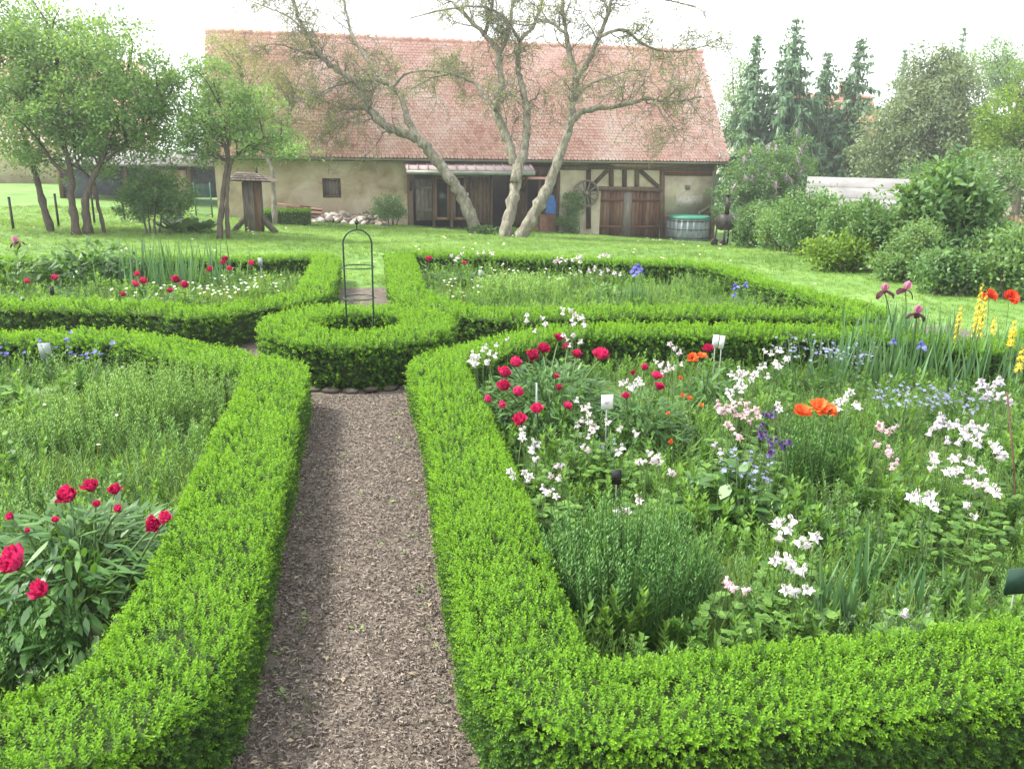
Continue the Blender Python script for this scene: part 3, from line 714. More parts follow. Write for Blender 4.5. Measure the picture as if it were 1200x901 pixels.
for s in (-1, 1):
    b = Buf(); bar(b, (xa + 0.25 if s < 0 else xb2 - 0.3, -1.0, zt0), (xa + 0.25 if s < 0 else xb2 - 0.3, -0.08, zt0 - 0.75), 0.1)
    obj('roof_bracket', b, ['old_wood'], barn)
# plaster wall between porch and gate, timber framing over the gate
gl = fp(703, 250)[0]
zb = fp(735, 220.5)[1]
obj('wall', wall_holes(lw1, BLEN, ZB, ze, [(gl, gx1, -2.55, zb)]), ['plaster_pale'], barn)
b = Buf(); box(b, (lw0 / 2 + lw1 / 2, 0.35, ze - 0.15), (lw1 - lw0, 0.3, 0.9)); obj('wall', b, ['old_wood'], barn)
def timber(*segs, w=0.17):
    for (u0, v0, u1, v1) in segs:
        p, q = fp(u0, v0), fp(u1, v1); b = Buf(); bar(b, (p[0], -0.035, p[1]), (q[0], -0.035 - 0.004, q[1]), 0.1, w, 0, rng.uniform(), up=(0, 0, 1)); obj('timber', b, ['old_wood'], barn)
timber((689, 221, 776, 222), (716, 197, 716, 219), (731.5, 197, 731.5, 219), (746, 197, 746, 219), (689.5, 196, 689.5, 268), (775.5, 197, 775.5, 279), w=0.2)
timber((713, 198, 693.5, 218), (749, 199, 771, 219), w=0.17)
timber((655, 196, 689, 196.5), (690, 195.5, 836, 197.5), w=0.22)
r_ = rect(703.5, 223, 728.5, 280); dl = door(r_[0], r_[1], r_[2], r_[3], 0.03, 'door_wood', label='brown plank leaf of the barn gate')
r2 = rect(741, 223, 772, 280); door(r2[0], r2[1], r2[2], r2[3], 0.03, 'door_wood', label='brown plank leaf of the barn gate beside the panel')
b = Buf(); box(b, ((r_[1] + r2[0]) / 2, 0.02, (r_[2] + r_[3]) / 2), (r2[0] - r_[1], 0.08, r_[3] - r_[2])); obj('gate_post', b, ['grey_wood'], barn)
# right end: brown boards above, cream board panel, brick below
x0, x1, z0, z1 = rect(779, 197.5, 834, 206.5); planks(barn, 'board', x0, x1, z0, z1, -0.04, 'door_wood', 0.16, horiz=True)
x0, x1, z0, z1 = rect(779, 208, 831, 250); pn = Buf(); box(pn, ((x0 + x1) / 2, -0.03, (z0 + z1) / 2), (x1 - x0, 0.05, z1 - z0)); pnl = obj('board_panel', pn, ['plaster_pale'], barn)
b = Buf(); box(b, ((x0 + x1) / 2 + 0.1, -0.058, z0 + 0.55), (1.3, 0.006, 0.5)); obj('peeled_paint', b, ['house_wall'], pnl)
v0, v1, v2, v3 = rect(802.5, 217, 807.5, 222); b = Buf(); box(b, ((v0 + v1) / 2, -0.11, (v2 + v3) / 2), (v1 - v0, 0.04, v3 - v2)); obj('vent', b, ['grey_wood'], pnl)
b = Buf(); x0, x1, z0, z1 = rect(777.5, 250, 836, 280); box(b, ((x0 + x1) / 2, -0.02, z1 / 2 + ZB / 2), (x1 - x0, 0.05, z1 - ZB)); obj('brick_plinth', b, ['brickwork'], barn)
b = Buf(); x = fp(835, 230)[0]; tube(b, [(x, -0.45, ze - 0.05), (x, -0.4, ze - 0.2), (x, -0.12, ze - 0.45), (x, -0.1, ze - 1.2), (x + 0.02, -0.1, -2.0)], 0.05, 8); obj('drainpipe', b, ['zinc'], barn)
# roof: boarding, then every tile laid in staggered courses
A0 = np.array([-og, -oh, zea]); slope = np.array([0, BD / 2 + oh, zr - A0[2]]); SL = np.linalg.norm(slope); sd = slope / SL; sn = np.array([0, -sd[2], sd[1]])
RL = BLEN + 2 * og
b = Buf()
for sgn in (1, -1):
    fy = (lambda y: y) if sgn > 0 else (lambda y: BD - y)
    q = [(-og, fy(A0[1]), A0[2]), (RL - og, fy(A0[1]), A0[2]), (RL - og, BD / 2, zr), (-og, BD / 2, zr)]
    low = [(x, y, z_ - 0.14) for x, y, z_ in q]
    b.add(q + low, [[0, 1, 2, 3], [7, 6, 5, 4], [0, 4, 5, 1], [0, 3, 7, 4], [1, 5, 6, 2]])
rf = obj('roof', b, ['under_roof'], barn)
def tile_course(flip):
    b = Buf(); ex, tw, tl = 0.157, 0.16, 0.30; nr = int(SL / ex) + 1; ncol = int(RL / tw) + 1
    i, j = np.meshgrid(np.arange(nr), np.arange(ncol), indexing='ij'); i = i.ravel(); j = j.ravel()
    s0 = i * ex - 0.03; x0 = -og + j * tw + np.where(i % 2, tw / 2, 0); ok = (x0 + tw < RL - og + 0.12); i, j, s0, x0 = i[ok], j[ok], s0[ok], x0[ok]
    n = len(i); jx = rng.normal(size=n) * 0.004; js = rng.normal(size=n) * 0.008; lift = 0.065 + rng.normal(size=n) * 0.006
    sag = (0.085 + 0.05 * np.sin(x0 * 0.5) + 0.03 * np.sin(x0 * 1.3 + 1)) * np.sin(PI * np.clip(s0 / SL, 0, 1))
    prof = [(0.012, 0.035), (tw / 2, 0.0), (tw - 0.012, 0.035)]
    s1 = np.minimum(s0 + tl, SL - 0.02)
    rows = []
    for (px_, ds) in prof: rows.append(np.stack([x0 + jx + px_, s0 + js + ds, lift + sag], 1))
    for px_ in (tw - 0.006, 0.006): rows.append(np.stack([x0 + jx + px_, s1, 0.012 + sag], 1))
    for (px_, ds) in prof: rows.append(np.stack([x0 + jx + px_, s0 + js + ds + 0.004, lift + sag - 0.03], 1))
    Q = np.stack(rows, 1)
    W3 = A0 + np.array([1, 0, 0]) * (Q[..., :1] + og) + sd * Q[..., 1:2] + sn * Q[..., 2:3]
    if flip: W3[..., 1] = BD - W3[..., 1]
    k = np.arange(n)[:, None] * 8
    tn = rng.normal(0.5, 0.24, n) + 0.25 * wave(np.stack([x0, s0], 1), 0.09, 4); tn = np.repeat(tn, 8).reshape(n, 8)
    tn[:, [0, 1, 2]] += 0.45; tn[:, [5, 6, 7]] = -0.2; tn[:, 3:5] -= 0.25  # under-edges darkened to paint the shadow line between courses
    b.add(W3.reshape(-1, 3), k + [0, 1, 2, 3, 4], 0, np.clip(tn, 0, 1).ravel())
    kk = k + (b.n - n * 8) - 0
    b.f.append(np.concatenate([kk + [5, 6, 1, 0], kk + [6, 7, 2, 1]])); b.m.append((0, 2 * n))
    return b
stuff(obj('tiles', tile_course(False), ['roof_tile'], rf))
b = Buf(); xk = -og
while xk < RL - og - 0.1:
    L_ = 0.42; tube(b, [(xk, BD / 2, zr + 0.03 + rng.normal() * 0.008), (xk + L_, BD / 2, zr + 0.045)], [0.11, 0.125], 8, 0, rng.uniform(0.2, 0.8)); xk += 0.38
stuff(obj('ridge_tiles', b, ['roof_tile'], rf))
b = Buf(); yy = A0[1] - 0.07; zz = A0[2] - 0.03
for k in range(8):
    a0, a1 = PI + PI * k / 8, PI + PI * (k + 1) / 8
    b.add([(-og, yy + 0.07 * math.cos(a0), zz + 0.07 * math.sin(a0)), (RL - og, yy + 0.07 * math.cos(a0), zz + 0.07 * math.sin(a0)), (RL - og, yy + 0.07 * math.cos(a1), zz + 0.07 * math.sin(a1)), (-og, yy + 0.07 * math.cos(a1), zz + 0.07 * math.sin(a1))], [[0, 1, 2, 3]])
obj('gutter', b, ['zinc'], rf)

def bpt(u, v, off=-0.15):
    """a point on or before the barn front, world"""
    x, z_ = fp(u, v, off); p = BL[:2] + bx_ * x + by_ * off; return np.array([p[0], p[1], z_])
# ---------------- things standing against the barn
noise_mat('iron', [(0.3, (0.03, 0.028, 0.027)), (0.7, (0.07, 0.06, 0.055))], scale=8, rough=0.55, metal=0.6, bump=0.2)
c = bpt(687, 227, -0.22); cw = thing('cart_wheel', 'old wooden cart wheel hung on the barn wall beside the timber framing', 'wheel', c, BROT)
b = Buf(); a = np.linspace(0, 2 * PI, 29); R_ = 0.56
for rr, w in ((R_, 0.09),):
    for k in range(28): bar(b, (rr * math.cos(a[k]), 0, rr * math.sin(a[k])), (rr * math.cos(a[k + 1]), 0, rr * math.sin(a[k + 1])), 0.07, w)
obj('rim', b, ['grey_wood'], cw)
for k in range(10):
    b = Buf(); t = 2 * PI * k / 10; bar(b, (0.1 * math.cos(t), 0, 0.1 * math.sin(t)), (0.53 * math.cos(t), 0, 0.53 * math.sin(t)), 0.05); obj('spoke', b, ['grey_wood'], cw)
b = Buf(); lathe(b, [(0.0, -0.16), (0.09, -0.14), (0.12, 0), (0.09, 0.14), (0.0, 0.16)], 12, M=[[1, 0, 0], [0, 0, 1], [0, 1, 0]]); obj('hub', b, ['grey_wood'], cw, smooth=True)
noise_mat('blue_cloth', [(0.3, (0.04, 0.11, 0.32)), (0.7, (0.09, 0.2, 0.45))], scale=6, bump=0.2, rough=0.9)
c = bpt(646, 229, -0.25); b = Buf(); V = []
for i in range(9):
    for j in range(7):
        s = j / 6 * 2 - 1; V.append((s * (0.10 + 0.12 * min(1, i / 3)), -0.06 * math.sin(s * 5 + i * 0.4) * min(1, i / 3) - 0.03, -0.1 * i))
V2 = [(x, y + 0.03, z_) for x, y, z_ in V]
Fq = [[i * 7 + j, (i + 1) * 7 + j, (i + 1) * 7 + j + 1, i * 7 + j + 1] for i in range(8) for j in range(6)]
b.add(V, Fq); b.add(V2, [f[::-1] for f in Fq])
tag(obj('hanging_jacket', b, ['blue_cloth'], None, True, tuple(c), (0, 0, BROT)), 'blue work cloth hanging on the barn by the porch', 'cloth')
noise_mat('tank_grey', [(0.3, (0.15, 0.18, 0.2)), (0.7, (0.24, 0.28, 0.3))], scale=4, bump=0.2, rough=0.6)
noise_mat('green_plastic', [(0.3, (0.03, 0.15, 0.10)), (0.7, (0.06, 0.23, 0.16))], scale=5, bump=0.1, rough=0.5)
x0, z1 = fp(786, 253, -0.9); x1, z0 = fp(829, 280, -0.9)
pc = BL[:2] + bx_ * (x0 + x1) / 2 + by_ * -0.75; zgr = float(terrain(*pc)); ht = z1 - zgr; hw = (x1 - x0) / 2
tk = thing('water_trough', 'round grey slatted water tub with green cover by the barn gate', 'tub', (pc[0], pc[1], zgr), BROT)
b = Buf(); lathe(b, [(hw * 0.94, -0.05), (hw, ht * 0.5), (hw * 0.98, ht - 0.08)], 26); obj('tub', b, ['tank_grey'], tk, smooth=True)
for zz in (0.18, 0.5, 0.82):
    b = Buf(); t = np.linspace(0, 2 * PI, 33); tube(b, np.stack([hw * 1.01 * np.cos(t), hw * 1.01 * np.sin(t), 0 * t + ht * zz], 1), 0.02, 5, cap=False); obj('hoop', b, ['iron'], tk)
b = Buf(); lathe(b, [(hw * 1.04, ht - 0.1), (hw * 1.05, ht - 0.03), (hw * 0.9, ht + 0.02), (0.0, ht + 0.05)], 26); obj('cover', b, ['green_plastic'], tk)
b = Buf()
for k in range(22):
    t = 2 * PI * k / 22; box(b, (hw * 1.0 * math.cos(t), hw * 1.0 * math.sin(t), ht * 0.45), (0.03, 0.10, ht * 0.85), 0, rng.uniform(), rz=t)
stuff(obj('stave', b, ['tank_grey'], tk))
# board leaning over the tub
p, q = bpt(818, 251, -0.5), bpt(833, 242, -0.35); b = Buf(); bar(b, p, q, 0.05, 0.16); tag(obj('leaning_board', b, ['grey_wood']), 'short pale board propped above the green tub cover', 'board')

# barrel smoker on the lawn
g = on_ground(851, 289); s_ = 30.0 / 970; sm = thing('barrel_smoker', 'black barrel smoker with chimney standing at the lawn edge by the lilac', 'smoker', g, BROT + 0.3)
dd = np.linalg.norm(g - [0, 0, EYE]); k_ = dd / 970
b = Buf(); lathe(b, [(0, -0.36), (0.24, -0.36), (0.26, -0.3), (0.26, 0.3), (0.24, 0.36), (0, 0.36)], 18, M=[[0, 0, 1], [0, 1, 0], [1, 0, 0]], off=(0, 0, 0.8)); obj('drum', b, ['iron'], sm, smooth=False)
b = Buf(); lathe(b, [(0, -0.2), (0.2, -0.2), (0.21, 0.24), (0, 0.25)], 14, off=(0.40, -0.1, 0.36)); obj('firebox', b, ['iron'], sm)
b = Buf(); tube(b, [(-0.1, 0, 1.0), (-0.1, 0, 1.65)], 0.075, 10); tube(b, [(-0.1, 0, 1.66), (-0.1, 0, 1.70)], 0.11, 10); obj('chimney', b, ['iron'], sm)
for dx in (-0.3, 0.22):
    for dy in (-0.18, 0.18): b = Buf(); bar(b, (dx * 1.2, dy * 1.3, -0.03), (dx, dy, 0.7), 0.045); obj('leg', b, ['iron'], sm)
for s in (-1, 1): b = Buf(); tube(b, [(-0.36, s * 0.2 - 0.03, 0.13), (-0.36, s * 0.2 + 0.03, 0.13)], 0.14, 12); obj('wheel', b, ['iron'], sm)

# roofed wooden post
g = on_ground(299, 272.5); k_ = np.linalg.norm(g - [0, 0, EYE]) / FPX
wp = thing('roofed_post', 'thick weathered wooden post with small shingled roof and slanting braces on the lawn', 'post', g, -0.1)
h_ = 55 * k_; w_ = 19 * k_
b = Buf()
for k in range(6):
    t = -1 + 2 * (k + 0.5) / 6; 
box(b, (0, 0, h_ / 2), (w_ * 0.8, w_ * 0.8, h_), 0, 0.5); obj('post', b, ['post_wood'], wp)
for side in range(4):
    for k in range(3):
        b = Buf(); u = (-1 + k) * w_ * 0.31; n_ = [(0, -1), (1, 0), (0, 1), (-1, 0)][side]
        cx_ = n_[0] * w_ * 0.42 + (-n_[1]) * u; cy_ = n_[1] * w_ * 0.42 + n_[0] * u
        sx, sy = (w_ * 0.29, 0.05) if n_[0] == 0 else (0.05, w_ * 0.29)
        box(b, (cx_, cy_, h_ / 2 + rng.uniform(-0.03, 0.03)), (sx, sy, h_ * rng.uniform(0.95, 1.0)), 0, rng.uniform()); obj('plank', b, ['door_wood' if side == 0 and k == 2 else 'post_wood'], wp)
b = Buf(); rw, rd, rz0, rz1 = 25 * k_, 17 * k_, h_ + 0.02, h_ + 9 * k_
b.add([(-rw, -rd, rz0), (rw, -rd, rz0 - 0.03), (rw, rd, rz0), (-rw, rd, rz0), (-rw * 0.55, 0, rz1), (rw * 0.35, 0, rz1 - 0.03)], [[0, 1, 5, 4], [2, 3, 4, 5], [3, 2, 1, 0]]).add([(-rw, -rd, rz0), (-rw, rd, rz0), (-rw * 0.55, 0, rz1)], [[0, 2, 1]]).add([(rw, -rd, rz0 - 0.03), (rw, rd, rz0), (rw * 0.35, 0, rz1 - 0.03)], [[0, 1, 2]])
pr_ = obj('post_roof', b, ['post_wood'], wp)
for row in range(4):
    b = Buf()
    for k in range(9):
        f0, f1 = row / 4, (row + 1.25) / 4; f1 = min(f1, 1)
        def e(f, s): 
            xl = -rw + (rw * 0.45) * f; xr = rw - rw * 0.65 * f; return np.array([xl + (xr - xl) * s, -rd * (1 - f), rz0 + (rz1 - rz0) * f - 0.03 * s + 0.012])
        s0, s1 = k / 9 + 0.006, (k + 1) / 9 - 0.006
        lf = np.array([0, -0.01, 0.025])
        b.add([e(f0, s0) + lf, e(f0, s1) + lf, e(f1, s1), e(f1, s0)], [[0, 1, 2, 3]], 0, rng.uniform())
    stuff(obj('shingles', b, ['post_wood'], pr_))
b = Buf(); tube(b, [(6 * k_, 0, rz1 - 0.1), (6 * k_, 0, rz1 + 6 * k_)], 0.035, 6); obj('finial', b, ['iron'], wp)
for (sx, sy) in ((-1, -0.3), (1, -0.3), (0.1, 1)):
    b = Buf(); bar(b, (sx * 24 * k_, sy * 12 * k_, -0.02), (sx * w_ * 0.4, sy * w_ * 0.4, 17 * k_), 0.14, 0.16); obj('brace', b, ['post_wood'], wp)

# rubble heap and the old boards behind it
noise_mat('rubble', [(0.2, (0.2, 0.16, 0.13)), (0.5, (0.34, 0.29, 0.25)), (0.8, (0.48, 0.44, 0.40))], scale=3, bump=0.5, bscale=14, tint=0.8)
def stone_mesh(r, sx, sy, sz):
    V = []; 
    for z_, q in ((-0.5, 0.7), (-0.1, 1.0), (0.25, 0.95), (0.5, 0.6)):
        for k in range(6):
            t = 2 * PI * k / 6 + r.uniform(-0.3, 0.3); V.append((0.5 * q * math.cos(t) * sx * r.uniform(0.8, 1.15), 0.5 * q * math.sin(t) * sy * r.uniform(0.8, 1.15), z_ * sz * r.uniform(0.85, 1.1)))
    F = [[i * 6 + j, i * 6 + (j + 1) % 6, (i + 1) * 6 + (j + 1) % 6, (i + 1) * 6 + j] for i in range(3) for j in range(6)]
    b = Buf().add(V, F, 0, r.uniform()); b.f.append(np.arange(18, 24)[None]); b.m.append((0, 1)); b.f.append(np.arange(6)[None, ::-1]); b.m.append((0, 1))
    return b
r9 = np.random.default_rng(9); STONES = [stone_mesh(r9, r9.uniform(0.9, 1.4), r9.uniform(0.7, 1.0), r9.uniform(0.4, 0.7)) for _ in range(8)]
STONE_ME = [s.mesh('stone', ['rubble']) for s in STONES]
xa_, xb_ = fp(366, 250)[0], fp(452, 250)[0]
def bworld(x, y): 
    p = BL[:2] + bx_ * x + by_ * y; return np.array([p[0], p[1], float(terrain(p[0], p[1]))])
rc = bworld((xa_ + xb_) / 2, -0.8); rh = thing('rubble_heap', 'low heap of broken stones along the barn wall under the shuttered window', 'rubble', rc, BROT)
for k in range(190):
    t = rng.uniform(); e = math.sin(PI * min(max(t, 0.05), 0.95)) ** 0.6 * (0.8 + 0.25 * math.sin(t * 9)); y_ = rng.uniform(-1.7, -0.12)
    z_ = 0.72 * e * (1 - abs(y_ + 0.8) / 1.0) * rng.uniform(0.2, 1.0); x_ = xa_ + (xb_ - xa_) * t; w3 = bworld(x_, y_)
    link('stone', STONE_ME[rng.integers(8)], rh, (x_ - (xa_ + xb_) / 2, y_ + 0.8, w3[2] - rc[2] + max(z_, 0) + 0.02), rng.uniform(-0.6, 0.6, 3) * [1, 1, 5], rng.uniform(0.16, 0.36))
xm = fp(345, 240)[0]; bp = thing('board_pile', 'pile of old reddish boards stacked behind the small clipped hedge', 'boards', bworld(xm, -1.0), BROT)
for k in range(16):
    x_ = rng.uniform(-0.9, 1.2); L_ = rng.uniform(0.4, 0.9); zz_ = 0.06 + 0.05 * k * (1 - 0.5 * abs(x_)); b = Buf(); bar(b, (x_ - L_, rng.uniform(-0.4, 0.4), zz_ + rng.uniform(0, 0.1)), (x_ + L_, rng.uniform(-0.4, 0.4), max(0.04, zz_ + rng.uniform(-0.15, 0.12))), rng.uniform(0.1, 0.22), 0.05, 0, rng.uniform()); obj('board', b, ['door_wood' if k % 2 else 'roof_tile'], bp)
# small clipped hedge on the lawn by the roofed post
ga, gb = bworld(fp(311, 250, -2.6)[0], -3.0), bworld(fp(364, 250, -2.6)[0], -3.0); zq = min(ga[2], gb[2]) - 0.03; hg = 20 * 31.5 / FPX
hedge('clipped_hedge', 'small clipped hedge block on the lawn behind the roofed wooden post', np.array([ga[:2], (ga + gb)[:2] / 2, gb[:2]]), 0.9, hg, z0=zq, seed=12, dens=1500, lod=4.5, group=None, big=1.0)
# ================================================================== trees and shrubs
noise_mat('bark', [(0.25, (0.07, 0.055, 0.042)), (0.42, (0.145, 0.125, 0.098)), (0.56, (0.225, 0.215, 0.16)), (0.7, (0.35, 0.33, 0.28))], scale=4, detail=10, stretch=(2, 2, 0.7), bump=1.0, bscale=11, dist=0.8)
noise_mat('bark_dark', [(0.2, (0.04, 0.032, 0.026)), (0.6, (0.1, 0.08, 0.062)), (0.8, (0.16, 0.14, 0.1))], scale=6, detail=8, stretch=(2, 2, 0.6), bump=0.8, bscale=16)
leaf_mat('leaf_fresh', (0.085, 0.18, 0.06), (0.26, 0.41, 0.16), inst=False, trans=0.45)
leaf_mat('leaf_mid', (0.065, 0.15, 0.055), (0.19, 0.33, 0.115), inst=False)
leaf_mat('leaf_deep', (0.045, 0.115, 0.04), (0.14, 0.26, 0.085), inst=False, rough=0.4, spec=0.45)
leaf_mat('leaf_olive', (0.14, 0.19, 0.06), (0.34, 0.40, 0.15), inst=False, trans=0.42)
leaf_mat('leaf_grey', (0.10, 0.155, 0.08), (0.26, 0.34, 0.19), inst=False)
leaf_mat('leaf_lime', (0.08, 0.17, 0.02), (0.24, 0.38, 0.06), inst=False, trans=0.45)
leaf_mat('spruce_needle', (0.065, 0.145, 0.075), (0.185, 0.30, 0.165), inst=False, trans=0.2, rough=0.6)
leaf_mat('lilac_bloom', (0.38, 0.25, 0.38), (0.60, 0.46, 0.56), inst=False, trans=0.25, tyel=(1, 1, 1))
leaf_mat('dry_stem', (0.14, 0.10, 0.06), (0.32, 0.25, 0.16), inst=False, trans=0.15, tyel=(1, 1, 1))
def limb(b, P, r0, r1, sides=7, n=5, mat=0, jit=0.0):
    Q = smooth_path(P, n); 
    if jit: Q[1:-1] += rng.normal(size=Q[1:-1].shape) * jit
    t = np.linspace(0, 1, len(Q)); rn = 1 + 0.10 * np.sin(np.arange(len(Q)) * 2.1 + r0 * 50) + 0.07 * rng.normal(size=len(Q)); tube(b, Q, (r0 + (r1 - r0) * t ** 0.8) * (rn if r0 > 0.05 else 1), sides, mat); return Q
def foliage(b, C, n_each, rad_, ll, lw, up=0.25, mat=0, droop=0.0, tr=(0.0, 1.0), flat=0.75, out=None):
    """leaves in a clump round each centre C; each clump has its own tone"""
    m = len(C); rad_ = np.broadcast_to(rad_, (m,)); idx = np.repeat(np.arange(m), n_each)
    d = rng.normal(size=(len(idx), 3)); d = norm(d) * (rng.uniform(size=len(idx)) ** 0.45)[:, None]; d[:, 2] *= flat
    P = C[idx] + d * rad_[idx][:, None]
    D = rng.normal(size=P.shape) * 0.7 + d * 0.9; D[:, 2] += up - droop
    tone = rng.uniform(-0.2, 0.2, m)[idx] + 0.5 + rng.normal(size=len(idx)) * 0.2
    kites(b, P, D, ll * rng.uniform(0.7, 1.25, len(P)), lw * rng.uniform(0.7, 1.25, len(P)), mat, np.clip(tone, *tr), fold=0.15)
    return b
def ell_centres(ells, n, shell=0.55, low=-1.0):
    """clump centres through a set of ellipsoids (centre, radii), denser near the outside"""
    vol = np.array([r[0] * r[1] * r[2] for c, r in ells]) ** 0.75; pick = rng.choice(len(ells), n, p=vol / vol.sum())
    d = norm(rng.normal(size=(n, 3))); rr = shell + (1 - shell) * rng.uniform(size=n) ** 0.6; rr *= 1 + 0.16 * rng.normal(size=n) * (rng.uniform(size=n) < 0.5)
    d[:, 2] = np.where(d[:, 2] < low, -d[:, 2] * 0.3, d[:, 2])
    return np.array([np.asarray(ells[k][0]) + np.asarray(ells[k][1]) * dd * q for k, dd, q in zip(pick, d, rr)])
def px_ell(u, v, ru, rv, dep, depth_r=None):
    """ellipsoid that covers the given oval of the view at depth dep"""
    k = dep / FPX; return (at_depth(u, v, dep), (ru * k, (depth_r if depth_r is not None else (ru + rv) / 2 * k), rv * k))
def woody(name, label, cat, base, ells, leafm, trunk_r=0.08, clumps=120, per=40, crad=0.3, ll=0.12, lw=0.06, stems=1, barkm='bark_dark', shell=0.5, group=None, limbs=14, low=-1.0, trunks=None, extra=None, up=0.25, droop=0.0, twigs=True):
    base = np.asarray(base, float); root = thing(name, label, cat, base, group=group)
    C = ell_centres([(np.asarray(c) - base, r) for c, r in ells], clumps, shell, low); C[:, 2] = np.maximum(C[:, 2], 0.12)
    bt = Buf(); ctr = np.mean([np.asarray(c) - base for c, r in ells], axis=0); forks = []
    if trunks is not None:
        for tpts, r0, r1 in trunks:
            q = limb(bt, [np.asarray(p) - base for p in tpts], r0, r1, 8, 6, jit=r0 * 0.08); forks += list(q[len(q) // 2:])
    else:
        for s in range(stems):
            a = 2 * PI * s / max(stems, 1) + rng.uniform(0, 1); off = np.array([math.cos(a), math.sin(a), 0]) * (0 if stems == 1 else 0.12 + 0.08 * rng.uniform())
            top = ctr * [1, 1, 0.95] + off * (0 if stems == 1 else 2.5) * max(0.6, ells[0][1][0] * 0.5)
            q = limb(bt, [off + [0, 0, -0.06], off * 1.3 + top * [0.15, 0.15, 0.35], off + top * [0.5, 0.5, 0.7], top], trunk_r, trunk_r * 0.35, 7, 5, jit=trunk_r * 0.15); forks += list(q[len(q) // 3:])
    forks = np.array(forks); tops = forks[:, 2].max()
    for k in rng.choice(len(C), min(limbs, len(C)), replace=False):
        low_f = forks[forks[:, 2] < max(C[k][2], forks[:, 2].min() + 0.1)]; src = low_f if len(low_f) else forks
        s0 = src[np.argmin(np.linalg.norm(src - C[k] * [1, 1, 0.85], axis=1))]
        mid = (s0 + C[k]) / 2 + rng.normal(size=3) * 0.08 * np.linalg.norm(C[k] - s0) + [0, 0, 0.1 * np.linalg.norm(C[k] - s0)]
        limb(bt, [s0, mid, C[k]], max(trunk_r * 0.4, 0.012), max(0.006, trunk_r * 0.08), 5, 4)
    obj('trunk', bt, [barkm], root, smooth=True)
    bf = Buf(); foliage(bf, C, per, crad * rng.uniform(0.6, 1.3, len(C)), ll, lw, up, 0, droop)
    obj('crown', bf, [leafm], root)
    if extra: extra(root, C)
    return root

# ---------------- the old sparse trees before the barn, limb by limb
def old_tree(name, label, base_px, dep, mains, leafm='leaf_olive', n_tw=3, seed=1, leaf_n=1.5, wob=0.9):
    r = np.random.default_rng(seed); base = at_depth(*base_px, dep); base[2] = float(terrain(base[0], base[1])); root = thing(name, label, 'tree', base)
    bt = Buf(); bw = Buf(); starts = []
    for li, (pts, r0, r1, d0, d1) in enumerate(mains):
        n = len(pts); W = []
        for i, (u, v) in enumerate(pts):
            f = i / (n - 1); W.append(at_depth(u, v, dep + d0 + (d1 - d0) * f) - base)
        W = np.array(W)
        if pts[0][1] > 250: W[0][2] = min(W[0][2], 0) - 0.1
        r0 *= 0.78; Q = limb(bt, W, r0, r1, 10 if r0 > 0.12 else 7, 6, jit=r0 * 0.10); L = np.linalg.norm(Q[-1] - Q[0])
        f0 = 0.35 if r0 > 0.15 else 0.12
        for k in range(int(f0 * len(Q)), len(Q)):
            fr = k / len(Q)
            for _ in range(1 if r.uniform() < 0.8 else 2): starts.append((Q[k], norm((Q[min(k + 1, len(Q) - 1)] - Q[k - 1])[None])[0], (r0 + (r1 - r0) * fr) * 0.45, 0.55 + 0.6 * r.uniform() + 0.5 * (r0 > 0.1)))
        starts.append((Q[-1], norm((Q[-1] - Q[-3])[None])[0], r1, 1.0))
    LP, LD = [], []
    def twig(p, d, rr, L, lev):
        n = 5; P = [p]; dd = d.copy()
        for i in range(n):
            dd = dd + r.normal(size=3) * 0.28 + np.array([0, 0, 0.06 if lev < 1 else -0.03]); dd /= np.linalg.norm(dd); P.append(P[-1] + dd * L / n)
        P = np.array(P); tube(bw, P, np.linspace(max(rr, 0.009), 0.004, n + 1), 4 if lev == 0 else 3, cap=False)
        if lev < 2:
            for k in range(1, n + 1):
                for _ in range(2 if lev == 0 else int(r.uniform() < 0.6)):
                    s = r.normal(size=3); s -= dd * (s @ dd); s /= np.linalg.norm(s) + 1e-6; twig(P[k], norm((dd * 0.6 + s)[None])[0], rr * 0.5, L * r.uniform(0.4, 0.7), lev + 1)
        if lev >= 1:
            for k in range(2, n + 1):
                m = r.poisson(leaf_n / 3.2); 
                for _ in range(m): LP.append(P[k] + r.normal(size=3) * 0.06); LD.append(r.normal(size=3) + np.array([0, 0, 0.1]))
    for p, d, rr, sc_ in starts:
        if r.uniform() < 0.36:
            s = r.normal(size=3); s -= d * (s @ d); s /= np.linalg.norm(s) + 1e-6; twig(p, norm((d * 0.5 + s * 0.9 + [0, 0, 0.15])[None])[0], min(rr, 0.03), sc_ * 0.95, 0)
    obj('trunk', bt, ['bark'], root, smooth=True); obj('twigs', bw, ['bark'], root); stuff(root.children[-1]) if root.children else None
    bl = Buf(); LP = np.array(LP); LD = np.array(LD)
    tone = np.clip(0.5 + 0.25 * wave(LP, 0.35, seed) + r.normal(size=len(LP)) * 0.18, 0, 1)
    kites(bl, LP, LD, 0.085 * r.uniform(0.7, 1.3, len(LP)), 0.045, 0, tone); obj('crown', bl, [leafm], root)
    return root
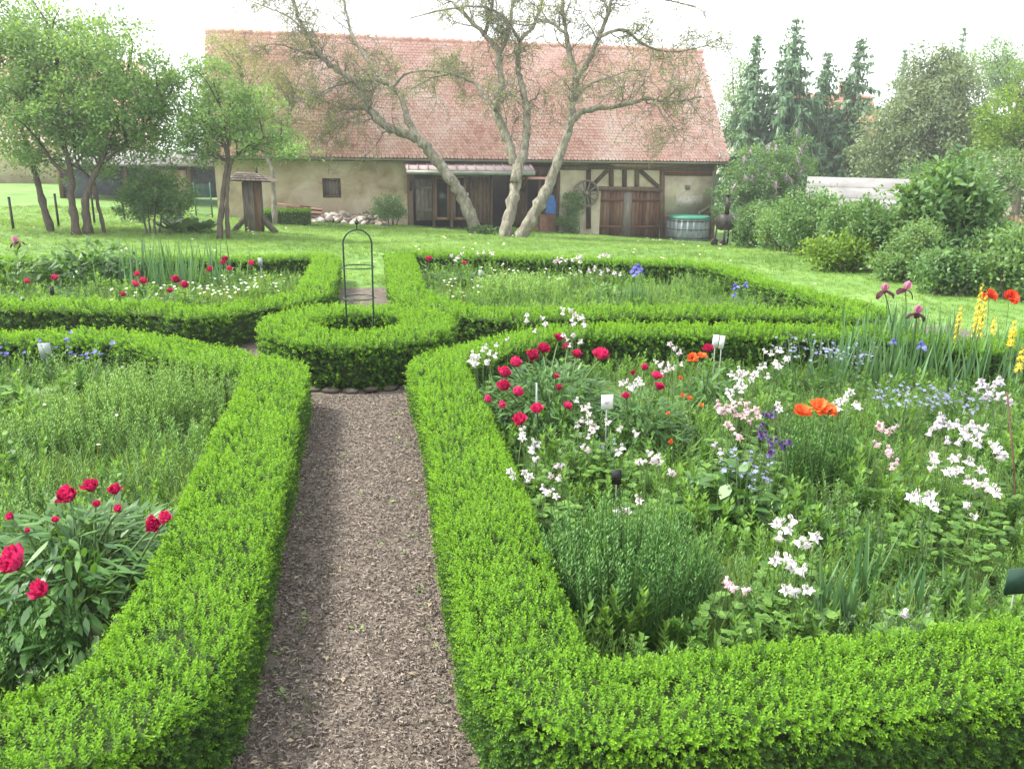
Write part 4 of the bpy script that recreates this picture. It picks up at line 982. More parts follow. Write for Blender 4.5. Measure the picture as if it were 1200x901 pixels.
old_tree('old_tree', 'old tree trunk leaning far to the left across the barn roof', (561, 264), 31.5, [
    ([(561, 264), (545, 236), (529, 212.5), (503, 177), (487, 161), (458, 151), (439, 135), (428, 121), (420, 100), (400, 85), (374.5, 64), (362, 42), (349, 19), (342, -6)], 0.33, 0.05, 0, -1.5),
    ([(495, 168), (480, 145), (471, 116), (458, 101), (442, 87), (426, 64), (413, 42), (405, 12), (399, -20)], 0.19, 0.04, 0, 1.6),
    ([(455, 99), (440, 95), (420, 95), (394, 101), (372, 110), (352, 118)], 0.10, 0.02, 0.2, -1.6),
    ([(432, 127), (415, 128), (400, 127), (381, 119), (356, 110), (330, 96)], 0.09, 0.02, -0.3, 0.8),
    ([(408, 128), (400, 142), (390, 155), (382, 172)], 0.05, 0.012, -0.4, -0.6),
    ([(460, 103), (477, 86), (510, 83), (529, 86), (548, 95)], 0.08, 0.025, 0.4, -0.6),
    ([(374, 66), (352, 60), (325, 52), (300, 55)], 0.07, 0.015, -1.0, -1.5),
    ([(362, 42), (338, 20), (310, 8), (290, 0)], 0.06, 0.012, -1.2, -0.4)], seed=3)
old_tree('old_tree', 'old tree with three grey trunks rising before the barn porch', (598, 276), 29.5, [
    ([(590, 276), (599, 243), (605, 206), (600, 180), (589, 151), (581, 129), (586, 103), (584, 64), (568, 42), (549, 22), (530, 2)], 0.30, 0.06, 0, 0.8),
    ([(603, 214), (613, 180), (617, 154), (617, 129), (612, 103), (607, 77), (610, 48), (626, 29), (639, -8)], 0.25, 0.05, 0, 1.4),
    ([(607, 276), (629, 245), (645, 212), (658, 177), (668, 145), (671, 119), (675, 93), (668, 64), (662, 32), (658, -10)], 0.31, 0.06, 0, -0.8),
    ([(674, 95), (691, 68), (703.5, 39), (713, 16), (718, -12)], 0.15, 0.05, -0.6, -1.8),
    ([(667, 147), (681, 132), (700, 127), (729, 124), (758, 116), (773, 118), (796, 119), (822, 113)], 0.17, 0.025, -0.4, -1.6),
    ([(768, 118), (773, 129), (784, 148), (793, 166)], 0.05, 0.012, -1.3, -1.5),
    ([(700, 45), (729, 35), (752, 51), (777, 60), (800, 60), (828, 54)], 0.09, 0.02, -1.4, 0.4),
    ([(581, 130), (568, 113), (555, 97), (530, 87), (505, 92), (482, 104)], 0.12, 0.025, 0.2, 1.2),
    ([(584, 66), (596, 40), (600, 10), (602, -15)], 0.10, 0.05, 0.6, 1.6),
    ([(568, 42), (575, 15), (580, -12)], 0.10, 0.05, 0.8, 0.2),
    ([(610, 50), (590, 20), (560, 8), (520, 12), (480, 22)], 0.09, 0.02, 1.0, -1.5),
    ([(664, 40), (640, 25), (615, 30), (590, 24)], 0.08, 0.02, -0.8, 1.0),
    ([(716, 0), (745, -8), (780, 0), (815, 8)], 0.07, 0.02, -1.6, -0.6),
    ([(672, 118), (690, 100), (712, 92), (735, 84), (760, 82)], 0.07, 0.015, -0.5, 1.2)], seed=6)

# ---------------- left of the barn
def ground_dep(p): return float((np.asarray(p) - [0, 0, EYE]) @ (R3 @ np.array([0, 0, -1.0])))
g = on_ground(90, 276); dp = ground_dep(g); A = lambda u, v, o=0.0: at_depth(u, v, dp + o)
woody('fruit_tree', 'leafy green tree with several slim trunks at the edge of the left lawn', 'tree', g,
      [px_ell(70, 70, 75, 70, dp), px_ell(140, 95, 65, 75, dp - 0.8), px_ell(55, 145, 80, 60, dp), px_ell(135, 160, 70, 45, dp + 0.6), px_ell(190, 125, 50, 50, dp), px_ell(20, 60, 60, 60, dp + 0.8)],
      'leaf_fresh', clumps=620, per=72, crad=0.42, ll=0.115, lw=0.06, shell=0.15, limbs=60, trunk_r=0.1,
      trunks=[([g, A(84, 235), A(83, 205), A(74, 165), A(66, 110), A(70, 50)], 0.13, 0.03), ([g + [0.25, 0.2, 0], A(100, 240), A(104, 222), A(118, 190), A(140, 140), A(150, 80)], 0.13, 0.03),
              ([g + [0.6, 0.5, -0.1], A(115, 240, 0.4), A(110, 215, 0.4), A(90, 190, 0.4), A(85, 150)], 0.06, 0.02), ([A(83, 207), A(62, 190), A(40, 150), A(30, 100)], 0.07, 0.02), ([A(112, 198), A(150, 165), A(185, 130)], 0.06, 0.015)])
g = on_ground(60, 272); dp = ground_dep(g)
woody('fruit_tree', 'slim tree leaning left with its crown cut by the picture edge', 'tree', g, [px_ell(-10, 110, 55, 70, dp), px_ell(15, 165, 40, 40, dp), px_ell(-30, 40, 60, 50, dp)], 'leaf_fresh', clumps=110, per=60, crad=0.4, ll=0.115, lw=0.06, shell=0.2, limbs=20, trunk_r=0.09,
      trunks=[([g, at_depth(45, 220, dp), at_depth(38, 190, dp), at_depth(22, 145, dp), at_depth(0, 117, dp), at_depth(-20, 70, dp)], 0.11, 0.03)])
g = on_ground(257, 281); dp = ground_dep(g); A = lambda u, v, o=0.0: at_depth(u, v, dp + o)
woody('young_tree', 'young leafy tree with twin thin trunks beside the roofed wooden post', 'tree', g,
      [px_ell(262, 145, 58, 46, dp), px_ell(240, 105, 38, 45, dp), px_ell(295, 120, 34, 34, dp), px_ell(310, 165, 48, 24, dp), px_ell(225, 165, 30, 26, dp), px_ell(345, 178, 26, 9, dp - 0.4)],
      'leaf_fresh', clumps=260, per=52, crad=0.3, ll=0.10, lw=0.05, shell=0.2, limbs=34, trunk_r=0.07,
      trunks=[([g, A(260, 240), A(265, 200), A(268, 180), A(262, 140), A(250, 95)], 0.09, 0.02), ([g + [0.22, 0.1, 0], A(266, 240), A(268, 205), A(275, 185), A(300, 165), A(330, 160)], 0.07, 0.015), ([A(267, 185), A(258, 160), A(238, 140), A(222, 128)], 0.05, 0.012)])
# bare-ish twiggy tree behind it, in front of the roof corner
dp = 31.0; g = at_depth(322, 255, dp); g[2] = float(terrain(g[0], g[1]))
woody('plum_tree', 'thin greyish twiggy tree before the left end of the red roof', 'tree', g, [px_ell(285, 110, 60, 70, dp), px_ell(335, 135, 50, 55, dp), px_ell(265, 70, 35, 38, dp)], 'leaf_olive', clumps=300, per=34, crad=0.5, ll=0.09, lw=0.045, shell=0.2, limbs=120, trunk_r=0.07, barkm='bark',
      trunks=[([g, at_depth(318, 200, dp), at_depth(305, 170, dp), at_depth(290, 120, dp), at_depth(280, 60, dp)], 0.1, 0.02), ([at_depth(312, 185, dp), at_depth(335, 150, dp), at_depth(345, 110, dp)], 0.06, 0.015)])
g = on_ground(180, 274); dp = ground_dep(g)
woody('round_bush', 'rounded green bush on bare stems between the two leafy trees', 'bush', g, [px_ell(180, 222, 38, 30, dp), px_ell(160, 235, 26, 26, dp), px_ell(203, 232, 24, 26, dp)], 'leaf_mid', clumps=230, per=50, crad=0.22, ll=0.085, lw=0.045, stems=5, trunk_r=0.035, shell=0.35, limbs=30)
g = on_ground(452, 259); dp = ground_dep(g)
woody('wall_shrub', 'small blue green shrub against the rendered wall beside the porch', 'bush', bworld(fp(457, 250)[0], -0.8), [px_ell(456, 243, 20, 14, 33.5), px_ell(448, 248, 13, 10, 33.5), px_ell(468, 248, 10, 9, 33.5)], 'leaf_deep', clumps=70, per=40, crad=0.25, ll=0.10, lw=0.04, stems=5, trunk_r=0.025, shell=0.3)
p = bworld(fp(671, 262)[0], -0.7); dp = ground_dep(p)
woody('wall_shrub', 'tall green shrub on the barn wall beneath the cart wheel', 'bush', p, [px_ell(671, 240, 14, 14, dp), px_ell(668, 260, 17, 16, dp)], 'leaf_mid', clumps=70, per=40, crad=0.25, ll=0.10, lw=0.05, stems=4, trunk_r=0.03, shell=0.3)
# weeds round the foot of the old trees
leaf_mat('weed_leaf', (0.03, 0.09, 0.015), (0.13, 0.24, 0.05))
for (u, v, lab) in ((566, 276, 'leafy weeds at the foot of the leaning trunk'), (605, 279, 'low weeds in front of the three grey trunks')):
    g = on_ground(u, v); b = Buf(); n = 260; P = rng.normal(size=(n, 3)) * [0.35, 0.25, 0]; P[:, 2] = rng.uniform(0, 0.3, n); kites(b, P, rand_dirs(n, 0.8), 0.16, 0.06, 0, rng.uniform(0, 1, n))
    n = 60; P = rng.normal(size=(n, 3)) * [0.35, 0.25, 0]; strips(b, P, rand_dirs(n, 2.0), 0.35, 0.03, 0.4, 3, 0, rng.uniform(0, 1, n))
    root = thing('weed_clump', lab, 'weeds', g); stuff(obj('leaves', b, ['weed_leaf'], root))
# big-leaved clump left
g = on_ground(222, 272); root = thing('rhubarb_plant', 'clump of large dark rhubarb leaves beside the rounded bush', 'plant', g); b = Buf(); n = 70
a = rng.uniform(0, 2 * PI, n); P = np.stack([np.cos(a) * 0.25 * rng.uniform(0, 1, n), np.sin(a) * 0.25, 0 * a], 1) + rng.normal(size=(n, 3)) * [0.35, 0.25, 0.0]; D = np.stack([np.cos(a), np.sin(a), rng.uniform(0.4, 1.6, n)], 1)
strips(b, P, D, 0.65 * rng.uniform(0.6, 1.1, n), 0.3, 0.22, 4, 0, rng.uniform(0, 1, n), shape=[0.08, 0.12, 0.9, 1.0, 0.15]); obj('leaf_clump', b, ['leaf_deep'], root)

# ---------------- right side: lilac, shrubs, conifers
def lilac_bloom(root, C):
    fr_ = C[(C[:, 2] > np.median(C[:, 2]) * 0.8) & (C[:, 1] < np.median(C[:, 1]))]; top = fr_[rng.permutation(len(fr_))][:30]
    for c in top:
        b = Buf(); n = 46; t = rng.uniform(size=n); a = rng.uniform(0, 2 * PI, n); rr = 0.11 * (1 - t) ** 0.7
        P = np.stack([rr * np.cos(a), rr * np.sin(a), t * 0.34], 1); P[0] = 0; kites(b, P, P * [1, 1, 0.3] + rng.normal(size=P.shape) * 0.05, 0.06, 0.05, 0, rng.uniform(0, 1, n)); d = norm(np.append(rng.normal(size=2) * 0.3, 1)[None])
        tube(b, [(0, 0, -0.2), (0, 0, 0.3)], 0.03, 4); o_ = obj('flower_panicle', b, ['lilac_bloom'], root, loc=tuple(c + [0, -0.25, 0.1])); o_.scale = (0.8,) * 3; o_.rotation_euler = (rng.uniform(-0.4, 0.6), rng.uniform(-0.5, 0.5), 0)
g = on_ground(893, 287); dp = ground_dep(g)
woody('lilac_bush', 'large lilac bush with pale purple panicles beside the barn corner', 'bush', g, [px_ell(890, 205, 45, 36, dp), px_ell(925, 195, 34, 32, dp), px_ell(868, 235, 30, 38, dp), px_ell(905, 240, 42, 34, dp)], 'leaf_mid', clumps=420, per=50, crad=0.34, ll=0.12, lw=0.07, stems=6, trunk_r=0.07, shell=0.35, limbs=40, extra=lilac_bloom)
SH = [  # base px, ellipses(px), leaf, label, leaf length
    ((890, 292), [(888, 262, 26, 28), (875, 275, 16, 14)], 'leaf_deep', 'dark green shrub below the lilac behind the smoker', 0.10),
    ((948, 300), [(945, 252, 34, 34), (925, 268, 20, 26), (965, 270, 22, 26)], 'leaf_mid', 'dense green shrub between the lilac and the yellow flowered bush', 0.09),
    ((985, 318), [(978, 298, 30, 20), (1000, 292, 18, 16)], 'leaf_lime', 'low yellowish flowering shrub at the lawn edge', 0.09),
    ((1032, 318), [(1030, 262, 30, 38), (1045, 285, 22, 28), (1012, 280, 20, 24)], 'leaf_mid', 'upright green shrub in front of the pale shed roof', 0.09),
    ((1115, 325), [(1110, 232, 50, 40), (1085, 262, 34, 30), (1140, 262, 32, 30), (1110, 285, 40, 24)], 'leaf_mid', 'tallest glossy dark shrub in the row beside the lawn', 0.15),
    ((1108, 345), [(1105, 318, 30, 24), (1130, 322, 20, 20)], 'leaf_mid', 'low leafy shrub beneath the glossy dark shrub', 0.09),
    ((1062, 330), [(1060, 305, 22, 22), (1045, 312, 16, 14)], 'leaf_fresh', 'small fresh green shrub behind the thin sapling', 0.08),
    ((1190, 352), [(1188, 310, 30, 36), (1205, 290, 24, 24)], 'leaf_fresh', 'pale green shrub at the right edge in front of the fence', 0.09),
    ((1000, 312), [(998, 272, 26, 34), (985, 262, 20, 24)], 'leaf_mid', 'mid green shrub behind the yellowish flowering shrub', 0.09),
    ((1075, 322), [(1075, 290, 26, 28), (1062, 270, 20, 22)], 'leaf_fresh', 'light green shrub left of the glossy dark shrub', 0.09),
    ((1150, 330), [(1150, 300, 24, 26)], 'leaf_mid', 'green shrub behind the dry brown stems', 0.09),
    ((918, 296), [(918, 270, 24, 26), (905, 262, 18, 22)], 'leaf_fresh', 'fresh green shrub beneath the lilac toward the lawn', 0.09),
    ((1165, 335), [(1160, 318, 18, 16)], 'leaf_fresh', 'small green bush beside the dry brown stems', 0.08)]
for bpx, els, lm, lab, ll in SH:
    g = on_ground(*bpx); dp = ground_dep(g); k_ = dp / FPX; ar = sum(e[2] * e[3] for e in els) * k_ * k_
    woody('garden_shrub', lab, 'shrub', g, [px_ell(*e, dp) for e in els], lm, clumps=int(60 + 75 * ar), per=52, crad=0.22 + 0.01 * dp * 0.3, ll=ll, lw=ll * 0.55, stems=5, trunk_r=0.03, shell=0.35, limbs=20, group='shrubs along the right of the lawn')
g = on_ground(1076, 332); dp = ground_dep(g)
woody('thin_sapling', 'thin bare stemmed sapling at the edge of the lawn before the shrubs', 'sapling', g, [px_ell(1080, 272, 26, 20, dp), px_ell(1092, 285, 14, 10, dp)], 'leaf_fresh', clumps=36, per=24, crad=0.16, ll=0.07, lw=0.035, trunk_r=0.025, shell=0.2, limbs=16)
g = on_ground(1153, 332); root = thing('dry_shrub', 'dry brown bundle of bare stems among the green shrubs', 'shrub', g); b = Buf(); n = 150; k_ = ground_dep(g) / FPX
P = rng.normal(size=(n, 3)) * [0.25, 0.2, 0]; strips(b, P, rand_dirs(n) * 0.22 + [0, 0, 1], 52 * k_ * rng.uniform(0.5, 1.05, n), 0.02, 0.08, 3, 0, rng.uniform(0, 1, n)); stuff(obj('dry_stems', b, ['dry_stem'], root))

def spruce(u, vtop, vbase, ru, dep, label, seed):
    r = np.random.default_rng(seed); top = at_depth(u, vtop, dep); base = np.array([top[0], top[1], float(terrain(top[0], top[1]))]); H_ = top[2] - base[2]; R_ = ru * dep / FPX
    root = thing('spruce_tree', label, 'tree', base, group='dark spruces beyond the garden'); bt = Buf(); tube(bt, [(0, 0, -0.1), (0.05, 0, H_ * 0.5), (0, 0, H_)], [0.28, 0.16, 0.02], 7); obj('trunk', bt, ['bark_dark'], root, smooth=True)
    Ps, Ds, Ls, Ws, Ts = [], [], [], [], []; z_ = 0.10 * H_
    while z_ < H_ * 0.99:
        f = 1 - z_ / H_; n = int(6 + 7 * f)
        for k in range(n):
            a = 2 * PI * k / n + r.uniform(0, 1.2); L = R_ * (0.05 + 1.1 * f ** 1.05) * r.uniform(0.45, 1.35) * (1 + 0.25 * math.sin(3 * a + seed)); tone = r.uniform(0.15, 0.85); zb_ = z_ + r.normal() * 0.014 * H_ * min(1, 3 * f)
            m = max(3, int(L / 0.17)); s = np.linspace(0.15, 1, m); dr = r.uniform(0.25, 0.5)
            hx = np.stack([np.cos(a) * s * L, np.sin(a) * s * L, zb_ + 0.12 * L * s - dr * L * s ** 2 + 0.16 * L * s ** 4], 1)
            for q in range(m):
                for sd_ in (-1, 1):
                    Ps.append(hx[q]); Ds.append([math.cos(a + sd_ * r.uniform(0.4, 1.1)), math.sin(a + sd_ * 0.9), -0.25 - 0.5 * r.uniform()]); Ls.append((0.62 - 0.3 * s[q]) * min(1, 0.15 + 0.6 * L) * r.uniform(0.7, 1.2)); Ws.append(0.2 * min(1, 0.3 + 0.5 * L)); Ts.append(tone + r.normal() * 0.15)
                for _ in range(3): Ps.append(hx[q] + r.normal(size=3) * 0.09); Ds.append([math.cos(a) * 0.3 + r.normal() * 0.2, math.sin(a) * 0.3 + r.normal() * 0.2, -1]); Ls.append(0.62 * min(1, 0.15 + 0.5 * L) * r.uniform(0.6, 1.4)); Ws.append(0.15); Ts.append(tone + r.normal() * 0.15)
            Ps.append(hx[-1]); Ds.append([math.cos(a), math.sin(a), 0.05]); Ls.append(0.35 * min(1, 0.3 + L)); Ws.append(0.14); Ts.append(tone + 0.2)
        z_ += H_ * r.uniform(0.02, 0.034)
    b = Buf()
    kites(b, np.array(Ps), np.array(Ds), np.array(Ls), np.array(Ws), 0, np.clip(Ts, 0, 1), fold=-0.2); obj('crown', b, ['spruce_needle'], root)
spruce(888, 38, 170, 44, 50, 'slim spruce closest to the barn roof', 1); spruce(935, 16, 170, 60, 49, 'tallest broad spruce above the red roofed house', 2)
spruce(972, 56, 170, 44, 51, 'shorter spruce just right of the tallest one', 3); spruce(1010, 42, 170, 52, 50, 'rightmost spruce of the row beside the willow', 4)
spruce(1062, 55, 160, 22, 85, 'distant spruce tip rising over the middle of the willow', 5); spruce(1131, 30, 160, 30, 80, 'distant spruce tip rising over the right of the willow', 6)
def far_tree(name, label, u, vb, els, dep, lm, clumps, per, ll, crad, droop=0.0, **kw):
    p = at_depth(u, vb, dep); g = np.array([p[0], p[1], float(terrain(p[0], p[1]))])
    return woody(name, label, 'tree', g, [px_ell(*e, dep) for e in els], lm, clumps=clumps, per=per, crad=crad, ll=ll, lw=ll * 0.45, trunk_r=0.25, shell=0.3, limbs=30, droop=droop, **kw)
far_tree('willow_tree', 'broad grey green willow behind the pale shed roof', 1085, 240, [(1085, 150, 62, 62), (1050, 180, 50, 50), (1125, 165, 48, 60), (1095, 100, 46, 42)], 46, 'leaf_grey', 520, 66, 0.24, 0.75, droop=0.7)
far_tree('bright_tree', 'bright green tree cut by the right picture edge', 1190, 260, [(1190, 165, 45, 55), (1172, 150, 30, 30), (1212, 120, 50, 45)], 34, 'leaf_lime', 190, 60, 0.15, 0.5)
far_tree('leafy_tree', 'light green tree top behind the willow and the distant spruce', 1180, 250, [(1168, 78, 40, 30), (1200, 95, 40, 40)], 66, 'leaf_fresh', 130, 60, 0.24, 0.8)
far_tree('leafy_tree', 'pale tree rising directly behind the right end of the barn', 862, 250, [(862, 130, 24, 48), (872, 160, 26, 24)], 60, 'leaf_fresh', 110, 46, 0.22, 0.7)
far_tree('leafy_tree', 'low bushy tree between the red roofed house and the willow', 1010, 250, [(1005, 185, 34, 26), (1030, 190, 24, 22), (960, 190, 26, 18)], 52, 'leaf_mid', 130, 50, 0.18, 0.6)
far_tree('leafy_tree', 'dense green tree far behind the left shed', 60, 260, [(40, 150, 60, 70), (120, 160, 60, 50), (-20, 120, 60, 80)], 62, 'leaf_mid', 220, 60, 0.26, 0.9)
for i, (u, v, ru, rv) in enumerate(((1160, 215, 40, 34), (1215, 230, 50, 40), (1090, 215, 40, 26))):
    far_tree('backing_bush', ('leafy bush behind the wooden fence at the right', 'dense bush at the right edge above the fence', 'dark bush closing the gap under the willow')[i], u, 280, [(u, v, ru, rv)], 32 + 3 * i, 'leaf_mid', 80, 50, 0.14, 0.45)

# ---------------- far buildings and fences
noise_mat('red_tile', [(0.3, (0.34, 0.16, 0.11)), (0.7, (0.46, 0.26, 0.19))], scale=3, bump=0.5, bscale=8)
noise_mat('pale_sheet', [(0.3, (0.15, 0.145, 0.14)), (0.7, (0.27, 0.265, 0.26))], scale=1.2, detail=8, bump=0.2, rough=0.7)
noise_mat('shed_dark', [(0.3, (0.05, 0.06, 0.07)), (0.7, (0.12, 0.14, 0.16))], scale=3, bump=0.2)
def ridge_house(name, label, u, dep, w, d, hw, hr, rot, roofm, wallm, rows=10, z_off=0.0):
    p = at_depth(u, 200, dep); g = np.array([p[0], p[1], float(terrain(p[0], p[1])) + z_off]); root = thing(name, label, 'house', g, rot)
    b = Buf(); box(b, (0, 0, hw / 2), (w, d, hw)); b.add([(-w / 2, -d / 2, hw), (-w / 2, d / 2, hw), (-w / 2, 0, hr - 0.08), (w / 2, -d / 2, hw), (w / 2, d / 2, hw), (w / 2, 0, hr - 0.08)], [[0, 2, 1], [3, 4, 5]]); obj('wall', b, [wallm], root)
    b = Buf(); o_ = 0.35; sl = (hr - hw) / (d / 2)
    for s in (-1, 1):
        for k in range(rows):
            f0, f1 = k / rows, (k + 1) / rows; y0, y1 = s * (d / 2 + o_) * (1 - f0), s * (d / 2 + o_) * (1 - f1); zz = lambda y: hr - abs(y) * sl
            b.add([(-w / 2 - o_, y0, zz(y0) + 0.06), (w / 2 + o_, y0, zz(y0) + 0.06), (w / 2 + o_, y1, zz(y1) + 0.01), (-w / 2 - o_, y1, zz(y1) + 0.01), (-w / 2 - o_, y0, zz(y0)), (w / 2 + o_, y0, zz(y0))], [[0, 1, 2, 3], [4, 5, 1, 0]] if s < 0 else [[3, 2, 1, 0], [0, 1, 5, 4]], 0, rng.uniform())
    rf_ = obj('roof', b, [roofm], root)
    return root, rf_
def hz(u, v, dep): return at_depth(u, v, dep)[2]
def gz(u, dep): p = at_depth(u, 200, dep); return float(terrain(p[0], p[1]))
d_ = 62; root, rf_ = ridge_house('red_roofed_house', 'pale house with red tiled roof half hidden by the spruces', 962, d_, 5.6, 6, hz(940, 166, d_) - gz(945, d_), hz(940, 112, d_) - gz(945, d_), BROT - 0.15, 'red_tile', 'house_wall')
b = Buf(); box(b, (1.2, 0.3, hz(940, 112, d_) - gz(945, d_) + 0.2), (0.6, 0.6, 1.4)); obj('chimney', b, ['brickwork'], rf_)
for x in (1.2, 2.2):
    b = Buf(); box(b, (x, -3.02, hz(940, 166, d_) - gz(945, d_) - 0.8), (0.6, 0.1, 0.8)); w_ = obj('window', b, ['frame_wood'], root); b = Buf(); box(b, (x, -3.08, hz(940, 166, d_) - gz(945, d_) - 0.8), (0.46, 0.03, 0.66)); obj('pane', b, ['window_glass'], w_)
d_ = 54; ridge_house('white_roofed_shed', 'small shed with whitish roof just behind the barn corner', 880, d_, 3.4, 4, hz(880, 178, d_) - gz(880, d_), hz(880, 157, d_) - gz(880, d_), BROT, 'pale_sheet', 'house_wall', 4)
d_ = 34; root, rf_ = ridge_house('pale_roofed_shed', 'long low shed with pale sagging sheet roof behind the shrubs', 1006, d_, 3.2, 4.5, hz(1005, 238, d_) - gz(1010, d_), hz(1005, 209, d_) - gz(1010, d_), BROT - 0.55, 'pale_sheet', 'house_wall', 3)
d_ = 40; ridge_house('dark_gabled_house', 'grey house gable glimpsed behind the bright tree at the right edge', 1232, d_, 4.0, 5, hz(1230, 160, d_) - gz(1232, d_), hz(1230, 95, d_) - gz(1232, d_), BROT + 0.9, 'shed_dark', 'house_wall', 5)
d_ = 54; ridge_house('pink_roofed_house', 'house with dull pink roof showing through the left trees', 70, d_, 11, 9, hz(70, 160, d_) - gz(70, d_), hz(70, 70, d_) - gz(70, d_), 0.15, 'roof_tile', 'plaster', 14)
# left open shed with pale roof
d_ = 38; p = at_depth(165, 200, d_); g = np.array([p[0], p[1], float(terrain(p[0], p[1]))]); k_ = d_ / FPX
sh = thing('open_shed', 'low open shed with pale sheet roof left of the barn', 'shed', g, 0.1); W_ = 178 * k_; zt_ = hz(165, 192, d_) - g[2]; zr_ = hz(165, 180, d_ + 3) - g[2]
n_ = 16
b = Buf(); b.add([(-W_ / 2, -0.3, zt_), (W_ / 2, -0.3, zt_), (W_ / 2, 3.5, zr_ + 0.1), (-W_ / 2, 3.5, zr_ + 0.1), (-W_ / 2, -0.3, zt_ - 0.1), (W_ / 2, -0.3, zt_ - 0.1), (W_ / 2, 3.5, zr_), (-W_ / 2, 3.5, zr_)], [[0, 1, 2, 3], [7, 6, 5, 4], [4, 5, 1, 0], [1, 5, 6, 2], [0, 3, 7, 4]]); r_ = obj('roof', b, ['pale_sheet'], sh)
for k in range(n_ + 1):
    b = Buf(); x = -W_ / 2 + W_ * k / n_; bar(b, (x, -0.28, zt_ + 0.02), (x, 3.48, zr_ + 0.12), 0.06, 0.04); obj('roof_rib', b, ['pale_sheet'], r_)
b = Buf(); box(b, (0, 3.3, zt_ / 2), (W_, 0.15, zt_)); obj('back_wall', b, ['shed_dark'], sh)
for k in range(6):
    b = Buf(); x = -W_ / 2 + 0.1 + (W_ - 0.2) * k / 5; box(b, (x, 0, zt_ / 2 - 0.08), (0.16, 0.16, zt_ - 0.05)); obj('post', b, ['old_wood'], sh)
for (f0, f1) in ((0.02, 0.18), (0.4, 0.58), (0.6, 0.78)):
    b = Buf(); box(b, (-W_ / 2 + W_ * (f0 + f1) / 2, 0.12, zt_ * 0.42), (W_ * (f1 - f0), 0.08, zt_ * 0.84)); obj('front_panel', b, ['shed_dark' if f0 < 0.5 else 'plaster'], sh)
# wire fence with dark posts on the left lawn
fp_ = [(16, 270), (69, 266), (111, 262), (146, 258)]
for i, (u, v) in enumerate(fp_):
    g = on_ground(u, v); b = Buf(); tube(b, [(0, 0, -0.1), (0, 0, 37 * ground_dep(g) / FPX)], 0.035, 6); tube(b, [(0, 0, 37 * ground_dep(g) / FPX), (0, 0, 37 * ground_dep(g) / FPX + 0.03)], [0.045, 0.02], 6)
    tag(obj('fence_post', b, ['iron'], loc=tuple(g)), ('thin dark fence post nearest the left picture edge', 'thin dark fence post left of the multi trunk tree', 'thin dark fence post behind the multi trunk tree', 'thin dark fence post beside the rounded bush')[i], 'fence post', 'posts of the wire fence')
# green mesh gate by the shed
noise_mat('green_wire', [(0.3, (0.05, 0.13, 0.10)), (0.7, (0.10, 0.2, 0.16))], scale=4, bump=0)
p = at_depth(238, 236, 33); g = np.array([p[0], p[1], float(terrain(p[0], p[1]))]); gt = thing('wire_gate', 'green wire mesh gate beside the left corner of the barn', 'gate', g, 0.1); k_ = 33 / FPX
for x in (-9 * k_, 9 * k_): b = Buf(); tube(b, [(x, 0, -0.05), (x, 0, 40 * k_)], 0.03, 6); obj('gate_post', b, ['green_wire'], gt)
b = Buf()
for k in range(15): x = -8 * k_ + 16 * k_ * k / 14; tube(b, [(x, 0, 0.05), (x, 0, 38 * k_)], 0.0035, 4)
for k in range(32): z_ = 0.08 + 37 * k_ * k / 32; tube(b, [(-8.5 * k_, 0, z_), (8.5 * k_, 0, z_)], 0.0035, 4)
stuff(obj('wire_mesh', b, ['green_wire'], gt))
# wooden fence at the right
p = at_depth(1170, 275, 23); q = at_depth(1215, 275, 22); g = np.array([p[0], p[1], float(terrain(p[0], p[1]))]); fc = thing('picket_fence', 'brown wooden fence behind the shrubs at the right edge', 'fence', g, math.atan2(q[1] - p[1], q[0] - p[0])); Lf = np.linalg.norm((q - p)[:2]) + 0.6; top_ = at_depth(1180, 252, 22.7)[2] - g[2]
for k in range(int(Lf / 0.11)):
    b = Buf(); h_ = top_ + rng.uniform(-0.06, 0.05); box(b, (k * 0.11, rng.uniform(-0.01, 0.01), h_ / 2), (0.085, 0.025, h_), 0, rng.uniform()); obj('slat', b, ['old_wood'], fc)
for z_ in (0.35, top_ * 0.75): b = Buf(); box(b, (Lf / 2, 0.045, z_), (Lf, 0.05, 0.08)); obj('rail', b, ['old_wood'], fc)
# ================================================================== plant support in the round hedge
tr_c = on_plane(421, 381, HH); h_top = 1.43; r_t = 0.145
tl = thing('plant_support', 'dark green metal hoop plant support with two rings inside the round hedge', 'plant support', (ring_c[0] + 0.02, ring_c[1], 0.014), 0.05)
noise_mat('green_metal', [(0.3, (0.016, 0.035, 0.024)), (0.7, (0.04, 0.07, 0.05))], scale=6, rough=0.4, bump=0.1, metal=0.3)
a = np.linspace(0, PI, 15)
for s, off in ((1, 0.0),):
    P = np.vstack([[(r_t * 0.93, 0, -0.1)], [(r_t * 0.97, 0, 0.6)], np.stack([r_t * np.cos(a), 0 * a, h_top - r_t + r_t * np.sin(a)], 1), [(-r_t * 0.97, 0, 0.6)], [(-r_t * 0.93, 0, -0.1)]]); b = Buf(); tube(b, P, 0.009, 7); obj('hoop', b, ['green_metal'], tl, smooth=True)
for z_, rr in ((0.73, r_t * 1.12), (1.05, r_t * 1.14)):
    t = np.linspace(0, 2 * PI, 37); b = Buf(); tube(b, np.stack([rr * np.cos(t), rr * np.sin(t), 0 * t + z_], 1), 0.0065, 6, cap=False); obj('ring', b, ['green_metal'], tl, smooth=True)
b = Buf(); lathe(b, [(0.006, 0), (0.006, 0.05), (0.02, 0.06), (0.024, 0.075), (0.016, 0.09), (0.004, 0.11), (0, 0.115)], 10, off=(0, 0, h_top)); obj('finial', b, ['green_metal'], tl, smooth=True)
